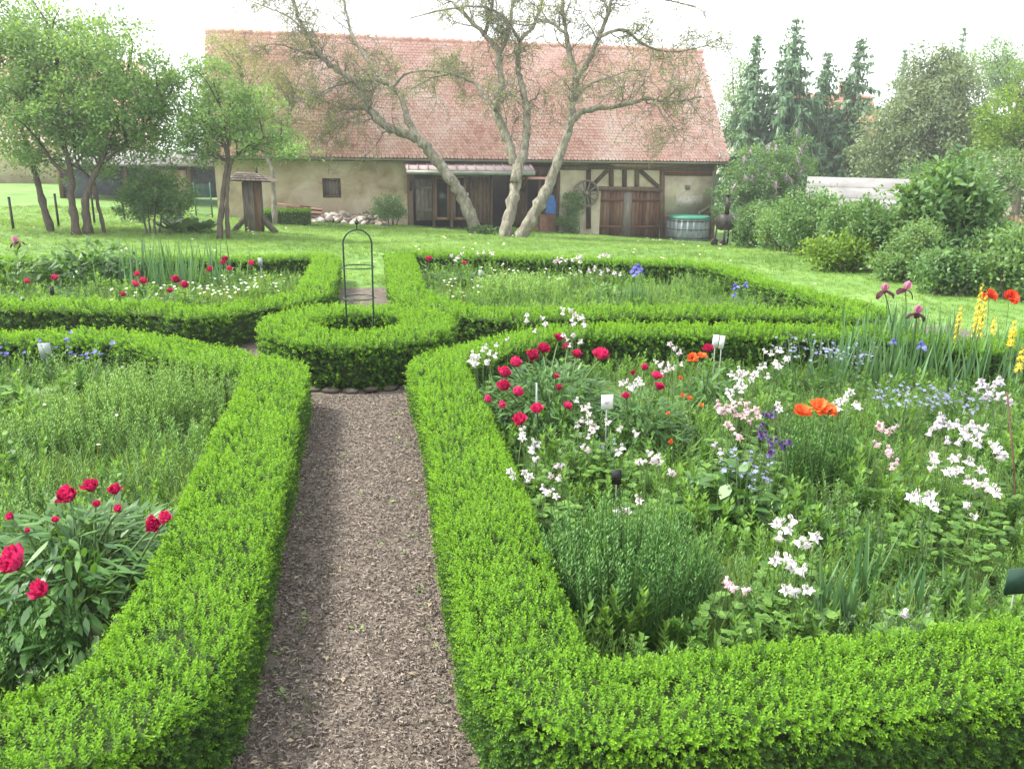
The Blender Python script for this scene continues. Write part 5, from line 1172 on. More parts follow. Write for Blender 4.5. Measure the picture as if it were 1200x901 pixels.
# edging stones round the foot of the round hedge and along the path
noise_mat('edging', [(0.2, (0.035, 0.033, 0.024)), (0.55, (0.08, 0.072, 0.055)), (0.8, (0.13, 0.12, 0.095))], scale=6, bump=0.6, tint=0.5)
EDGE = [stone_mesh(r9, 0.19, 0.11, 0.10).mesh('edging_stone', ['edging']) for _ in range(5)]
e1 = thing('stone_edging', 'row of small stones around the foot of the round hedge', 'edging', (ring_c[0], ring_c[1], 0.0))
for k in range(34):
    t = 2 * PI * k / 34; R_ = 1.02 + rng.uniform(-0.015, 0.015); link('stone', EDGE[k % 5], e1, (R_ * math.cos(t), R_ * math.sin(t), 0.025 + rng.uniform(-0.01, 0.02)), (0, 0, t + PI / 2 + rng.uniform(-0.15, 0.15)), np.array([1, 1, 0.65]) * rng.uniform(0.75, 1.0))
e2 = thing('stone_edging', 'half sunken stones along the left side of the path', 'edging', (-0.50, 4.6, -0.03))
for k in range(22):
    link('stone', EDGE[k % 5], e2, (0.0 + rng.uniform(-0.02, 0.03), -2.6 + 0.235 * k, 0.0 + rng.uniform(-0.02, 0.02)), (0, 0, PI / 2 + rng.uniform(-0.12, 0.12)), rng.uniform(0.8, 1.1))

# ================================================================== growth in the beds
leaf_mat('herb_grass', (0.10, 0.20, 0.045), (0.30, 0.45, 0.14), trans=0.5)
leaf_mat('herb_leaf', (0.06, 0.16, 0.03), (0.20, 0.37, 0.075), trans=0.5)
leaf_mat('herb_fine', (0.08, 0.19, 0.05), (0.24, 0.42, 0.13), trans=0.5)
leaf_mat('plant_leaf', (0.025, 0.085, 0.02), (0.10, 0.22, 0.045), trans=0.35, inst=False, rough=0.42, spec=0.4)
leaf_mat('plant_fresh', (0.06, 0.155, 0.03), (0.18, 0.33, 0.06), trans=0.4, inst=False)
leaf_mat('sword_leaf', (0.06, 0.15, 0.065), (0.16, 0.30, 0.13), trans=0.3, inst=False, rough=0.45)
leaf_mat('fine_leaf', (0.04, 0.13, 0.03), (0.13, 0.28, 0.065), trans=0.35, inst=False)
leaf_mat('fine_leaf_light', (0.11, 0.23, 0.05), (0.28, 0.47, 0.12), trans=0.42, inst=False)
leaf_mat('stem_green', (0.05, 0.11, 0.03), (0.14, 0.22, 0.07), trans=0.1, inst=False)
def petal_mat(n, a, b_, tr=0.3): leaf_mat(n, a, b_, trans=tr, inst=True, rough=0.6, spec=0.2, tyel=(1.1, 1.0, 1.0))
petal_mat('peony_red', (0.45, 0.006, 0.075), (0.85, 0.05, 0.22), 0.3)
petal_mat('poppy_orange', (0.62, 0.08, 0.015), (0.85, 0.20, 0.05)); petal_mat('poppy_red', (0.60, 0.03, 0.012), (0.82, 0.09, 0.03))
petal_mat('columbine_white', (0.62, 0.60, 0.60), (0.85, 0.83, 0.83)); petal_mat('columbine_blush', (0.62, 0.48, 0.53), (0.84, 0.74, 0.77)); petal_mat('columbine_pink', (0.60, 0.28, 0.34), (0.80, 0.55, 0.60))
petal_mat('columbine_purple', (0.06, 0.03, 0.14), (0.17, 0.10, 0.28)); petal_mat('iris_standard', (0.42, 0.13, 0.24), (0.62, 0.32, 0.40)); petal_mat('iris_fall', (0.035, 0.006, 0.014), (0.11, 0.02, 0.04))
petal_mat('iris_blue', (0.12, 0.12, 0.45), (0.30, 0.30, 0.70)); petal_mat('asphodel_yellow', (0.70, 0.48, 0.02), (0.88, 0.70, 0.08)); petal_mat('blue_bloom', (0.15, 0.17, 0.30), (0.30, 0.32, 0.44)); petal_mat('corn_blue', (0.10, 0.10, 0.5), (0.25, 0.22, 0.75))
petal_mat('lilac_pale', (0.50, 0.42, 0.60), (0.75, 0.68, 0.80))
noise_mat('poppy_heart', [(0.3, (0.01, 0.008, 0.012)), (0.7, (0.03, 0.02, 0.03))], scale=20, bump=0)
ur = np.random.default_rng(31)
def leafy_stem(h, n, ll, lw, r=ur, mat=0, el=0.5, top=True, tint=(0.1, 0.9), lean=0.12):
    b = Buf(); u = np.sort(r.uniform(0.05, 1, n)); a = np.arange(n) * 2.4 + r.uniform(0, 6); x = lean * h * u ** 2
    P = np.stack([x, 0 * u, u * h], 1); e = el + 0.5 * u
    D = np.stack([np.cos(a) * np.cos(e), np.sin(a) * np.cos(e), np.sin(e)], 1)
    kites(b, P, D, ll * (1.15 - 0.5 * u) * r.uniform(0.8, 1.2, n), lw * r.uniform(0.8, 1.2, n), mat, tint[0] + (tint[1] - tint[0]) * u * r.uniform(0.7, 1.1, n), fold=0.1, wide=0.45, N=np.tile([0, 0, 1.0], (n, 1)))
    tube(b, [(0, 0, -0.02), (lean * h * 0.25, 0, h * 0.5), (lean * h, 0, h)], [0.004, 0.003, 0.0015], 3, mat, 0.3, cap=False)
    return b
def rosette(n, ll, lw, r=ur, mat=0, el=(0.2, 1.2), droop=0.25):
    b = Buf(); a = r.uniform(0, 2 * PI, n); e = r.uniform(*el, n); D = np.stack([np.cos(a) * np.cos(e), np.sin(a) * np.cos(e), np.sin(e)], 1); P = np.stack([np.cos(a) * 0.01, np.sin(a) * 0.01, 0 * a], 1)
    return strips(b, P, D, ll * r.uniform(0.6, 1.15, n), lw * r.uniform(0.8, 1.2, n), droop, 3, mat, r.uniform(0.1, 0.9, n), shape=[0.25, 0.9, 1.0, 0.1])
U_GRASS = [tuft(14, 0.26, 0.007, 0.05, lean=0.5, bend=0.45, seg=3, r=ur) for _ in range(4)]
U_LEAF = [leafy_stem(0.30 * s, 30, 0.075, 0.02, mat=1) for s in (0.8, 1.0, 1.25)] + [leafy_stem(0.26, 20, 0.06, 0.035, mat=1, el=0.15), rosette(14, 0.15, 0.03, mat=1), rosette(10, 0.12, 0.05, mat=1)]
U_DARK = [leafy_stem(0.28 * s, 30, 0.06, 0.018, mat=1, tint=(0, 0.35)) for s in (0.8, 1.1)] + [leafy_stem(0.24, 18, 0.06, 0.04, mat=1, el=0.1, tint=(0.0, 0.3)), rosette(14, 0.15, 0.025, mat=3), rosette(12, 0.2, 0.02, mat=3), leafy_stem(0.3, 26, 0.05, 0.02, mat=3)]
U_FINE = [leafy_stem(0.30 * s, 44, 0.035, 0.006, mat=2, el=0.3) for s in (0.8, 1.0, 1.15)]
U_LOW = [rosette(12, 0.07, 0.028, mat=1, el=(0.1, 0.9)) for _ in range(3)]
UT = U_GRASS + U_LEAF + U_FINE + U_LOW + U_DARK
leaf_mat('herb_grey', (0.07, 0.14, 0.065), (0.20, 0.32, 0.17), trans=0.4)
def shrink(poly, d):
    """bed outline moved inwards, clear of the hedge"""
    p = np.asarray(poly, float)[:, :2]; c = p.mean(0); return p
def clear_of(P, C, d):
    Q = smooth_path(C, 6); keep = np.ones(len(P), bool)
    for i in range(0, len(P), 4000): keep[i:i + 4000] = np.min(np.linalg.norm(P[i:i + 4000, None] - Q[None], axis=2), axis=1) > d
    return keep
def undergrowth(label, poly, C, n, w=(1, 1, 1, 1), scale=(0.7, 1.3), seed=0, hgt=None, far=1.0, holes=()):
    P = poly_points(poly, n); P = P[clear_of(P, C, 0.27)]
    for (hx, hy, hr, keep) in holes: P = P[(np.hypot(P[:, 0] - hx, P[:, 1] - hy) > hr) | (rng.uniform(size=len(P)) < keep)]
    m = len(P); q = np.stack([w[k] * np.exp(1.6 * wave(P, 0.5 + 0.13 * k, seed + 11 * k)) for k in range(4)], 1); q /= q.sum(1, keepdims=True)
    cat_ = (rng.uniform(size=m)[:, None] > np.cumsum(q, 1)).sum(1).clip(0, 3); st = np.array([0, 4, 10, 13]); ct = np.array([4, 6, 3, 3])
    pick = st[cat_] + (rng.uniform(size=m) * ct[cat_]).astype(int); dk = (cat_ == 1) & (wave(P, 0.75, seed + 99) + 0.5 * rng.normal(size=m) > 0.1); pick[dk] = 16 + np.clip((3 + 2.2 * wave(P[dk], 0.9, seed + 5) + rng.normal(size=dk.sum())).astype(int), 0, 5); s = rng.uniform(*scale, m) * far * (1 + 0.25 * wave(P, 0.6, seed + 3))
    if hgt is not None: s = s * hgt(P)
    D = rng.normal(size=(m, 3)) * 0.16; D[:, 2] = 1
    o = scatter('undergrowth', UT, np.column_stack([P, np.full(m, 0.012)]), D, s, ['herb_grass', 'herb_leaf', 'herb_fine', 'herb_grey'], None, pick)
    return tag(o, label, 'undergrowth')
in_l1 = bed_l1; 
undergrowth('grassy mixed growth filling the bed with the nearer red peony', bed_l1[bed_l1[:, 0] > -5.6], c_l1, 15000, (1.0, 0.6, 1.5, 0.6), seed=41, scale=(0.55, 1.2), holes=[(-1.35, 3.6, 0.55, 0.25)])
undergrowth('mixed green growth filling the columbine bed', bed_r1, c_r1, 21000, (0.7, 1.3, 0.7, 0.9), seed=52, scale=(0.45, 1.15), hgt=lambda P: 0.95 - 0.25 * np.clip((P[:, 1] - 5) / 2, 0, 1))
undergrowth('pale green growth in the far bed with scattered red blooms', bed_lb[bed_lb[:, 0] > -9], c_lb, 8500, (1.0, 0.9, 0.7, 0.6), seed=63, far=0.8)
undergrowth('pale green growth in the far bed with blue irises', bed_rb, c_rb, 12500, (0.9, 0.9, 0.8, 0.6), seed=74, far=0.8)

# ---------------- flowers
fr = np.random.default_rng(77)
def peony_mesh(r):
    b = Buf()
    for k in range(8): petal(b, 2 * PI * k / 8 + r.uniform(-0.2, 0.2), 1.3, 0.6, 0.55, -1.0, 3, 2, 0.04, 0.05, -0.1, 0, r.uniform(0.3, 0.6), rr=r)
    for k in range(95):
        t = r.uniform(); ti = 0.05 + 1.25 * t; petal(b, r.uniform(0, 2 * PI), ti, 0.55 + 0.15 * t, 0.34, -0.75 + r.uniform(-0.4, 0.3), 3, 2, 0.07, 0.05, -0.08 + 0.05 * (1 - t), 0, np.clip(0.35 + 0.5 * (1 - t) * r.uniform() + 0.2 * r.normal(), 0, 1), rr=r)
    lathe(b, [(0.02, -0.3), (0.06, -0.2), (0.16, -0.12), (0.2, -0.05)], 6, 1); return b.mesh('peony_bloom', ['peony_red', 'stem_green'], smooth=True)
def poppy_mesh(r, m, w=1.0):
    b = Buf()
    for k in range(11): petal(b, 2 * PI * k * 0.382 + r.uniform(-0.15, 0.15), 0.25 + 0.75 * (k / 10), 0.85, 0.85, 0.35, 4, 4, 0.07, 0.05, -0.1, 0, r.uniform(0.3, 0.9), cup=0.2, shape=[0.25, 0.8, 1.0, 0.95, 0.7], rr=r)
    lathe(b, [(0.02, -0.15), (0.10, -0.05), (0.12, 0.1), (0.08, 0.15), (0, 0.16)], 8, 1); return b.mesh('poppy_bloom', [m, 'poppy_heart'], smooth=True)
def columbine_mesh(r, m1, m2=None):
    """nodding bloom, +Z is the way it faces: five spreading sepals, five cupped petals with spurs behind"""
    b = Buf()
    for k in range(5):
        petal(b, 2 * PI * k / 5, 0.75 + r.uniform(-0.15, 0.15), 0.85, 0.46, 0.4, 3, 1, 0.02, 0.04, 0.0, 0, r.uniform(0.2, 0.7), shape=[0.3, 1.0, 0.75, 0.08], rr=r)
        petal(b, 2 * PI * (k + 0.5) / 5, 0.30, 0.62, 0.40, 0.25, 2, 2, 0.02, 0.10, 0.0, 1, r.uniform(0.5, 1.0), shape=[0.7, 1.0, 0.9], rr=r)
        az = 2 * PI * (k + 0.5) / 5; tube(b, [(0.12 * math.cos(az), 0.12 * math.sin(az), 0.02), (0.22 * math.cos(az), 0.22 * math.sin(az), -0.25), (0.14 * math.cos(az), 0.14 * math.sin(az), -0.5)], [0.08, 0.05, 0.03], 4, 1, 0.4)
    return b.mesh('columbine_bloom', [m1, m2 or m1])
def iris_mesh(r, m1, m2):
    b = Buf()
    for k in range(3):
        petal(b, 2 * PI * k / 3, 0.55, 0.95, 0.95, -1.0, 4, 3, 0.03, 0.06, 0.0, 0, r.uniform(0.3, 0.9), rr=r)
        petal(b, 2 * PI * (k + 0.5) / 3, 1.2, 1.35, 0.9, 1.6, 4, 3, 0.03, 0.06, 0.0, 1, r.uniform(0.1, 0.8), cup=-0.1, rr=r)
    lathe(b, [(0.03, -0.4), (0.09, -0.2), (0.06, 0)], 6, 2); return b.mesh('iris_bloom', [m1, m2, 'stem_green'], smooth=True)
def star_mesh(r, m, n=6, w=0.34, tilt=1.2):
    b = Buf()
    for k in range(n): petal(b, 2 * PI * k / n, tilt, 1.0, w, 0.2, 2, 1, 0.03, 0.05, 0, 0, r.uniform(0.2, 0.9), shape=[0.4, 1.0, 0.1], rr=r)
    return b.mesh('star_bloom', [m])
PEONY = [peony_mesh(fr) for _ in range(4)]; POPPY_O = [poppy_mesh(fr, 'poppy_orange') for _ in range(2)]; POPPY_R = [poppy_mesh(fr, 'poppy_red') for _ in range(2)]
COLW = [columbine_mesh(fr, 'columbine_white') for _ in range(3)]; COLB = [columbine_mesh(fr, 'columbine_blush', 'columbine_white') for _ in range(3)]; COLP = [columbine_mesh(fr, 'columbine_pink', 'columbine_blush') for _ in range(3)]; COLV = [columbine_mesh(fr, 'columbine_purple') for _ in range(2)]; COLL = [columbine_mesh(fr, 'lilac_pale', 'columbine_white') for _ in range(3)]
IRIS_M = [iris_mesh(fr, 'iris_standard', 'iris_fall') for _ in range(2)]; IRIS_B = [iris_mesh(fr, 'iris_blue', 'iris_blue')]; STAR_Y = [star_mesh(fr, 'asphodel_yellow') for _ in range(2)]; STAR_B = [star_mesh(fr, 'blue_bloom', 5, 0.6) for _ in range(2)]; STAR_C = [star_mesh(fr, 'corn_blue', 9, 0.3, 1.0)]
DAISY = []
def sz(p): return np.linalg.norm(np.asarray(p) - [0, 0, EYE]) / FPX          # metres a pixel spans there
def arc_stem(b, p, q, r0=0.004, r1=0.0025, bow=0.1, sides=4):
    p = np.asarray(p, float); q = np.asarray(q, float); d = q - p; m1 = p + d * [0.25, 0.25, 0.45]; m2 = p + d * [0.7, 0.7, 0.82]
    tube(b, smooth_path([p, m1, m2, q], 3), np.linspace(r0, r1, 10), sides, 0, 0.5, cap=False)
def flower_plant(name, label, cat, blooms, meshes, part='flower', base=None, leaf=None, leafm='plant_leaf', nod=False, spread=0.05, group=None, leaf_name='foliage', stem=(0.004, 0.0025), face=None):
    """blooms: (world point, radius); stems rise from the base to each bloom"""
    Pm = np.array([p for p, r in blooms]); base = np.array([Pm[:, 0].mean(), Pm[:, 1].mean(), 0.012]) if base is None else np.asarray(base, float)
    root = thing(name, label, cat, base, group=group); bs = Buf()
    for p, r in blooms:
        q = p - base; foot = np.array([rng.normal() * spread + q[0] * 0.35, rng.normal() * spread + q[1] * 0.35, -0.01]); 
        if nod:
            top = q + np.array([rng.normal() * 0.01, rng.normal() * 0.01, r * 0.9]); arc_stem(bs, foot, top, *stem)
            az = rng.uniform(0, 2 * PI); tl_ = rng.uniform(2.0, 3.0); rot = (0, tl_, az)
        else:
            arc_stem(bs, foot, q - [0, 0, r * 0.2], *stem); az = rng.uniform(0, 2 * PI)
            f = face or (0.55, -0.1); rot = (f[0] + rng.normal() * 0.25, rng.normal() * 0.3, rng.normal() * 0.5) 
        o = link(part, meshes[rng.integers(len(meshes))], root, tuple(q), rot, r * (1.55 if meshes is PEONY else 1.0))
        if not nod: o.rotation_mode = 'XYZ'
    obj('stem', bs, ['stem_green'], root); stuff(root.children[-1] if root.children else bpy.data.objects[-1]) if False else None
    for c_ in [c for c in bpy.data.objects if c.parent == root and c.name.startswith('stem')][:1]: stuff(c_)
    if leaf: 
        b = Buf(); leaf(b, root); obj(leaf_name, b, [leafm], root)
    return root
def mound(n, R_, H_, ll, lw, spread=1.0, shape=None):
    """leaves of a mounded plant: upper leaves spread over a dome, lower ones beneath"""
    def f(b, root):
        a = rng.uniform(0, 2 * PI, n); rr = R_ * np.sqrt(rng.uniform(size=n)); z = H_ * (1 - 0.6 * (rr / R_) ** 2) * rng.uniform(0.25, 1.0, n)
        P = np.stack([rr * np.cos(a), rr * np.sin(a), z], 1); D = np.stack([np.cos(a), np.sin(a), rng.uniform(-0.35, 0.9, n)], 1) + rng.normal(size=(n, 3)) * 0.45
        if shape == 'broad': strips(b, P, D, ll * rng.uniform(0.6, 1.2, n), lw * rng.uniform(0.7, 1.2, n), 0.22, 3, 0, rng.uniform(0, 1, n), shape=[0.2, 0.95, 0.9, 0.08])
        else: kites(b, P, D, ll * rng.uniform(0.6, 1.2, n), lw * rng.uniform(0.7, 1.2, n), 0, rng.uniform(0, 1, n), fold=0.14)
        for k in range(int(14 + n / 40)):
            t = rng.integers(n); tube(b, smooth_path([(P[t][0] * 0.15, P[t][1] * 0.15, 0), P[t] * [0.5, 0.5, 0.7], P[t]], 3), 0.004, 3, 0, 0.4, cap=False)
    return f
def B(pts, z, rpx=None, jz=0.03):
    out = []
    for q in pts:
        zz = z + rng.uniform(-jz, jz); p = on_plane(q[0], q[1], zz); out.append((p, (q[2] if len(q) > 2 else rpx) * sz(p)))
    return out
# ---- red peonies
flower_plant('peony_plant', 'large red peony bush with many blooms behind the white label card', 'peony', B([(703.7, 419, 12.5), (636, 411.6, 10), (624.6, 417, 10), (602, 427, 10.5), (590, 439, 10), (591, 454.6, 10), (604, 461, 10), (654, 398, 8), (665, 406, 6), (675, 416, 8), (651, 442, 5), (655, 455.5, 5), (629, 481, 10), (611, 494, 11), (586, 475, 7), (569, 468.5, 7), (663.5, 477, 7.5)], 0.62, jz=0.07), PEONY, base=(*on_plane(645, 440, 0.5)[:2], 0.012), leaf=mound(1500, 0.66, 0.60, 0.10, 0.026, shape='broad'), stem=(0.007, 0.005))
flower_plant('peony_plant', 'red peony with a few blooms between the label card and the orange poppies', 'peony', B([(754, 432, 6.5), (769, 443, 8), (771, 455, 8), (734, 466, 6.5), (742, 437, 4)], 0.60), PEONY, leaf=mound(600, 0.36, 0.52, 0.10, 0.026, shape='broad'), stem=(0.006, 0.004))
flower_plant('peony_plant', 'single red peony bloom beside the twin white label cards', 'peony', B([(830, 411, 8)], 0.6), PEONY, leaf=mound(120, 0.25, 0.45, 0.12, 0.036, shape='broad'))
flower_plant('peony_plant', 'nearer red peony with glossy leaves by the left path hedge', 'peony', B([(21, 662, 20), (52, 693, 14), (82, 583, 14), (108, 573, 11), (134, 575, 9), (112, 592, 6), (183, 613, 12), (196, 606, 9), (65, 610, 5), (14, 606, 6), (30, 622, 4), (140, 597, 6)], 0.56, jz=0.05), PEONY, base=(*on_plane(85, 660, 0.3)[:2], 0.012), leaf=mound(1500, 0.66, 0.52, 0.115, 0.03, shape='broad'), stem=(0.007, 0.005))
# ---- poppies
def poppy_leaf(b, root):
    n = 60; a = rng.uniform(0, 2 * PI, n); strips(b, rng.normal(size=(n, 3)) * [0.06, 0.06, 0], np.stack([np.cos(a) * 0.6, np.sin(a) * 0.6, np.ones(n)], 1), 0.4 * rng.uniform(0.5, 1.1, n), 0.03, 0.4, 4, 0, rng.uniform(0, 1, n))
flower_plant('poppy_plant', 'pair of large bright orange poppies among the pink columbines', 'poppy', B([(938.7, 485, 14), (960, 479, 14), (972, 482, 10)], 0.66), POPPY_O, leaf=poppy_leaf, leafm='plant_fresh', face=(0.5, 0), stem=(0.005, 0.004))
flower_plant('poppy_plant', 'orange poppy just left of the twin white label cards', 'poppy', B([(811, 420, 8), (822, 419, 8)], 0.62), POPPY_O, leaf=poppy_leaf, leafm='plant_fresh', face=(0.5, 0))
flower_plant('poppy_plant', 'cluster of small fading orange poppies right of the red peony', 'poppy', B([(797, 443, 3.5), (808, 467, 4), (783, 484.5, 3), (785, 517, 4), (800, 463, 3), (822, 475, 3)], 0.55), POPPY_O, leaf=poppy_leaf, leafm='plant_fresh', face=(0.5, 0))
flower_plant('poppy_plant', 'pair of red poppies behind the yellow flower spikes', 'poppy', B([(1159, 347, 9), (1183, 349, 10), (1150, 349, 7)], 0.80), POPPY_R, base=(*on_plane(1168, 385, 0.4)[:2], 0.012), leaf=poppy_leaf, leafm='plant_fresh', face=(0.6, 0))
# ---- columbines
COLS = [
    ('white columbine in front of the round hedge at the corner of the bed', COLW, 0.66, [(560, 417), (566, 409), (574, 413), (570, 424), (558, 424), (552, 421)], 6.5),
    ('white columbine above the far edge of the red peony bush', COLB, 0.75, [(660, 366), (668, 363), (675, 368), (683, 371), (671, 374), (684, 381)], 5.5),
    ('scattered white columbine over the hedge behind the red peony', COLW, 0.72, [(635, 372), (617, 375), (640, 380), (627, 387)], 5),
    ('two white columbine flowers low over the curved hedge', COLW, 0.7, [(595, 397), (582, 403)], 5),
    ('white columbine behind the red peony heads', COLW, 0.68, [(664, 397), (672, 392), (679, 400), (668, 404)], 5),
    ('white columbine group beside the few bloomed red peony', COLW, 0.62, [(727, 449), (735, 446), (743, 450), (748, 443), (752, 448), (738, 452)], 6),
    ('white columbine trio left of the white label card', COLW, 0.58, [(676, 468), (682, 478), (690, 475)], 6.5),
    ('white columbine beneath the label card on its left', COLB, 0.52, [(676, 497), (682, 491), (693, 495), (698, 499), (690, 511), (689, 526)], 6.5),
    ('white columbine around the stake of the label card', COLW, 0.5, [(711, 493), (727, 502), (744, 507), (723, 529)], 7.5),
    ('white columbine arching beside the path hedge', COLW, 0.52, [(611, 505), (612, 512), (625, 516), (624, 527), (629, 537)], 7.5),
    ('pair of white columbine flowers closest to the path hedge', COLW, 0.48, [(602, 557), (615, 553), (617, 561)], 7.5),
    ('white columbine trio above the fine leaved dark clump', COLB, 0.5, [(653, 545), (645, 556), (655, 559)], 7),
    ('white columbine low at the edge of the dark clump', COLB, 0.48, [(636, 570), (643, 577), (652, 580)], 7),
    ('blush columbine right of the small black label', COLB, 0.52, [(760, 530), (771, 535), (765, 539), (749, 540), (785, 552)], 7.5),
    ('pale columbine below the small black label', COLB, 0.45, [(748, 586), (724, 599), (738, 598)], 7.5),
    ('white columbine cloud left of the orange poppy', COLB, 0.64, [(768, 423), (775, 428), (783, 426), (790, 430), (780, 433), (792, 408), (796, 413), (799, 426)], 5.5),
    ('dense white columbine between the orange poppies', COLW, 0.62, [(857, 437), (866, 432), (873, 436), (884, 438), (891, 429), (869, 446), (862, 441), (879, 444), (900, 440)], 6.5),
    ('white columbine in front of the far hedge', COLW, 0.62, [(896, 411), (904, 413), (915, 410), (921, 419), (908, 424), (913, 428)], 6),
    ('pale pink columbine mass beside the purple columbine', COLP, 0.6, [(840, 478), (850, 476), (858, 474), (868, 470), (877, 473), (885, 479), (888, 486), (870, 486), (852, 496), (862, 484), (880, 492), (863, 509), (845, 481)], 7),
    ('white columbine on top of the pale pink mass', COLW, 0.64, [(852, 458), (860, 456), (869, 457), (857, 464)], 6.5),
    ('dark purple columbine in the middle of the bed', COLV, 0.58, [(897, 484), (905, 487), (897, 507), (903, 515), (910, 515), (925, 517), (903, 528), (894, 497)], 7),
    ('two mauve columbine flowers under the pale pink mass', COLL, 0.48, [(838, 520), (844, 528)], 7),
    ('white columbine right of the large orange poppies', COLW, 0.62, [(976, 474), (984, 470), (990, 467), (997, 459), (1003, 472), (983, 477)], 6.5),
    ('single white columbine left of the large orange poppies', COLW, 0.6, [(913, 479), (911, 473)], 6),
    ('white lilac columbine mass at the right of the bed', COLL, 0.62, [(1096, 498), (1104, 491), (1112, 497), (1122, 495), (1130, 502), (1138, 496), (1146, 503), (1155, 500), (1110, 515), (1124, 517), (1148, 519), (1090, 506), (1133, 511)], 8),
    ('pale lilac columbine under the yellow flower spikes', COLL, 0.64, [(1150, 446), (1157, 452), (1165, 450), (1171, 444), (1163, 459), (1146, 455), (1170, 465), (1184, 470)], 7),
    ('pink columbine right of the large orange poppies, low down', COLP, 0.54, [(1034, 501), (1042, 504), (1050, 500), (1026, 519), (1041, 525), (1044, 531), (1045, 546)], 7.5),
    ('white columbine below the white lilac mass', COLW, 0.52, [(1092, 532), (1097, 537), (1116, 536), (1093, 548), (1117, 551), (1123, 549), (1139, 541), (1150, 549)], 8),
    ('white columbine trio beside the thin rusty rod', COLW, 0.56, [(1165, 525), (1173, 527), (1178, 533)], 8),
    ('white columbine pair left of the rusty rod, lower down', COLB, 0.48, [(1134, 561), (1143, 565), (1157, 570), (1164, 571)], 9),
    ('white columbine cluster in the right centre of the bed', COLW, 0.48, [(1068, 582), (1076, 584), (1086, 581), (1091, 587)], 9),
    ('two faded columbine buds left of the rusty rod', COLB, 0.45, [(1135, 591), (1140, 604)], 7),
    ('large white columbine nearest the front hedge, upper group', COLW, 0.52, [(916, 611), (925, 618), (914, 627), (938, 633), (957, 627), (928, 608)], 11),
    ('large white columbine nearest the front hedge, middle group', COLW, 0.46, [(908, 655), (921, 652), (928, 664), (942, 665)], 10),
    ('large white columbine nearest the front hedge, lowest group', COLW, 0.40, [(921, 690), (932, 693), (943, 690)], 9.5),
    ('pink columbine trio above the front hedge', COLP, 0.42, [(852, 679), (862, 689), (876, 691)], 9),
    ('single pale bloom peeping over the front hedge', COLL, 0.40, [(1061, 717)], 9)]
def col_leaf(b, root):
    n = 46; a = rng.uniform(0, 2 * PI, n); rr = 0.16 * np.sqrt(rng.uniform(size=n)); P = np.stack([rr * np.cos(a), rr * np.sin(a), rng.uniform(0.06, 0.30, n)], 1); D = np.stack([np.cos(a), np.sin(a), rng.uniform(-0.2, 0.5, n)], 1)
    for k in (-0.7, 0, 0.7):
        ca, sa = np.cos(a + k), np.sin(a + k); kites(b, P, np.stack([ca, sa, D[:, 2]], 1), 0.05, 0.042, 0, rng.uniform(0, 1, n), fold=0.1, wide=0.6, N=np.tile([0, 0, 1.0], (n, 1)))
for lab, ms, z_, pts, rp in COLS:
    if len(pts) > 2: pts = pts + [(u + rng.uniform(-7, 7), v + rng.uniform(-7, 7)) for u, v in pts if rng.uniform() < 0.65]
    flower_plant('columbine_plant', lab, 'columbine', B(pts, z_, rp, 0.04), ms, leaf=col_leaf, leafm='plant_fresh', nod=True, spread=0.06, group='columbines in the bed right of the path', stem=(0.0028, 0.0018))
# ---- bearded irises, blue irises
def swords(n, h, w, spread, lean=0.25):
    def f(b, root):
        a = rng.uniform(0, 2 * PI, n); P = rng.normal(size=(n, 3)) * [spread, spread * 0.7, 0]; D = np.stack([np.cos(a) * lean * rng.uniform(0, 1, n), np.sin(a) * lean * rng.uniform(0, 1, n), np.ones(n)], 1)
        strips(b, P, D, h * rng.uniform(0.55, 1.1, n), w * rng.uniform(0.8, 1.2, n), 0.10 * rng.uniform(0, 1.5, n), 4, 0, rng.uniform(0, 1, n), tip=0.03)
    return f
flower_plant('iris_plant', 'tall bearded iris with mauve and dark maroon blooms', 'iris', B([(1037, 341, 9.5), (1061.5, 339, 10), (1075, 367, 9.5)], 0.92), IRIS_M, base=(*on_plane(1063, 395, 0.35)[:2], 0.012), leaf=swords(190, 0.72, 0.045, 0.3), leafm='sword_leaf', leaf_name='sword_leaves', face=(0.15, 0), stem=(0.007, 0.005))
for (u, v, n, h, sp, lab, z_) in ((1000, 425, 110, 0.7, 0.24, 'iris leaf clump left of the maroon irises', 0.25), (1105, 425, 240, 0.74, 0.36, 'iris leaf clump between the maroon irises and the yellow spikes', 0.25), (975, 700, 46, 0.42, 0.09, 'grey green iris leaves standing just behind the front hedge', 0.2), (1014, 655, 9, 0.62, 0.02, 'single narrow fan of tall iris leaves behind the front hedge', 0.3), (1185, 430, 70, 0.7, 0.2, 'iris leaf clump among the yellow spikes at the right edge', 0.25), (1090, 690, 26, 0.32, 0.12, 'short iris leaves near the front hedge at the right', 0.12)):
    p = on_plane(u, v, z_); root = thing('iris_clump', lab, 'iris', (p[0], p[1], 0.012)); b = Buf(); swords(n, h, 0.032, sp)(b, root); obj('sword_leaves', b, ['sword_leaf'], root)
flower_plant('iris_plant', 'small blue iris under the maroon irises', 'iris', B([(1080, 405, 6), (1047, 400, 4)], 0.5), IRIS_B, leaf=swords(14, 0.4, 0.02, 0.05), leafm='sword_leaf', face=(0.2, 0))
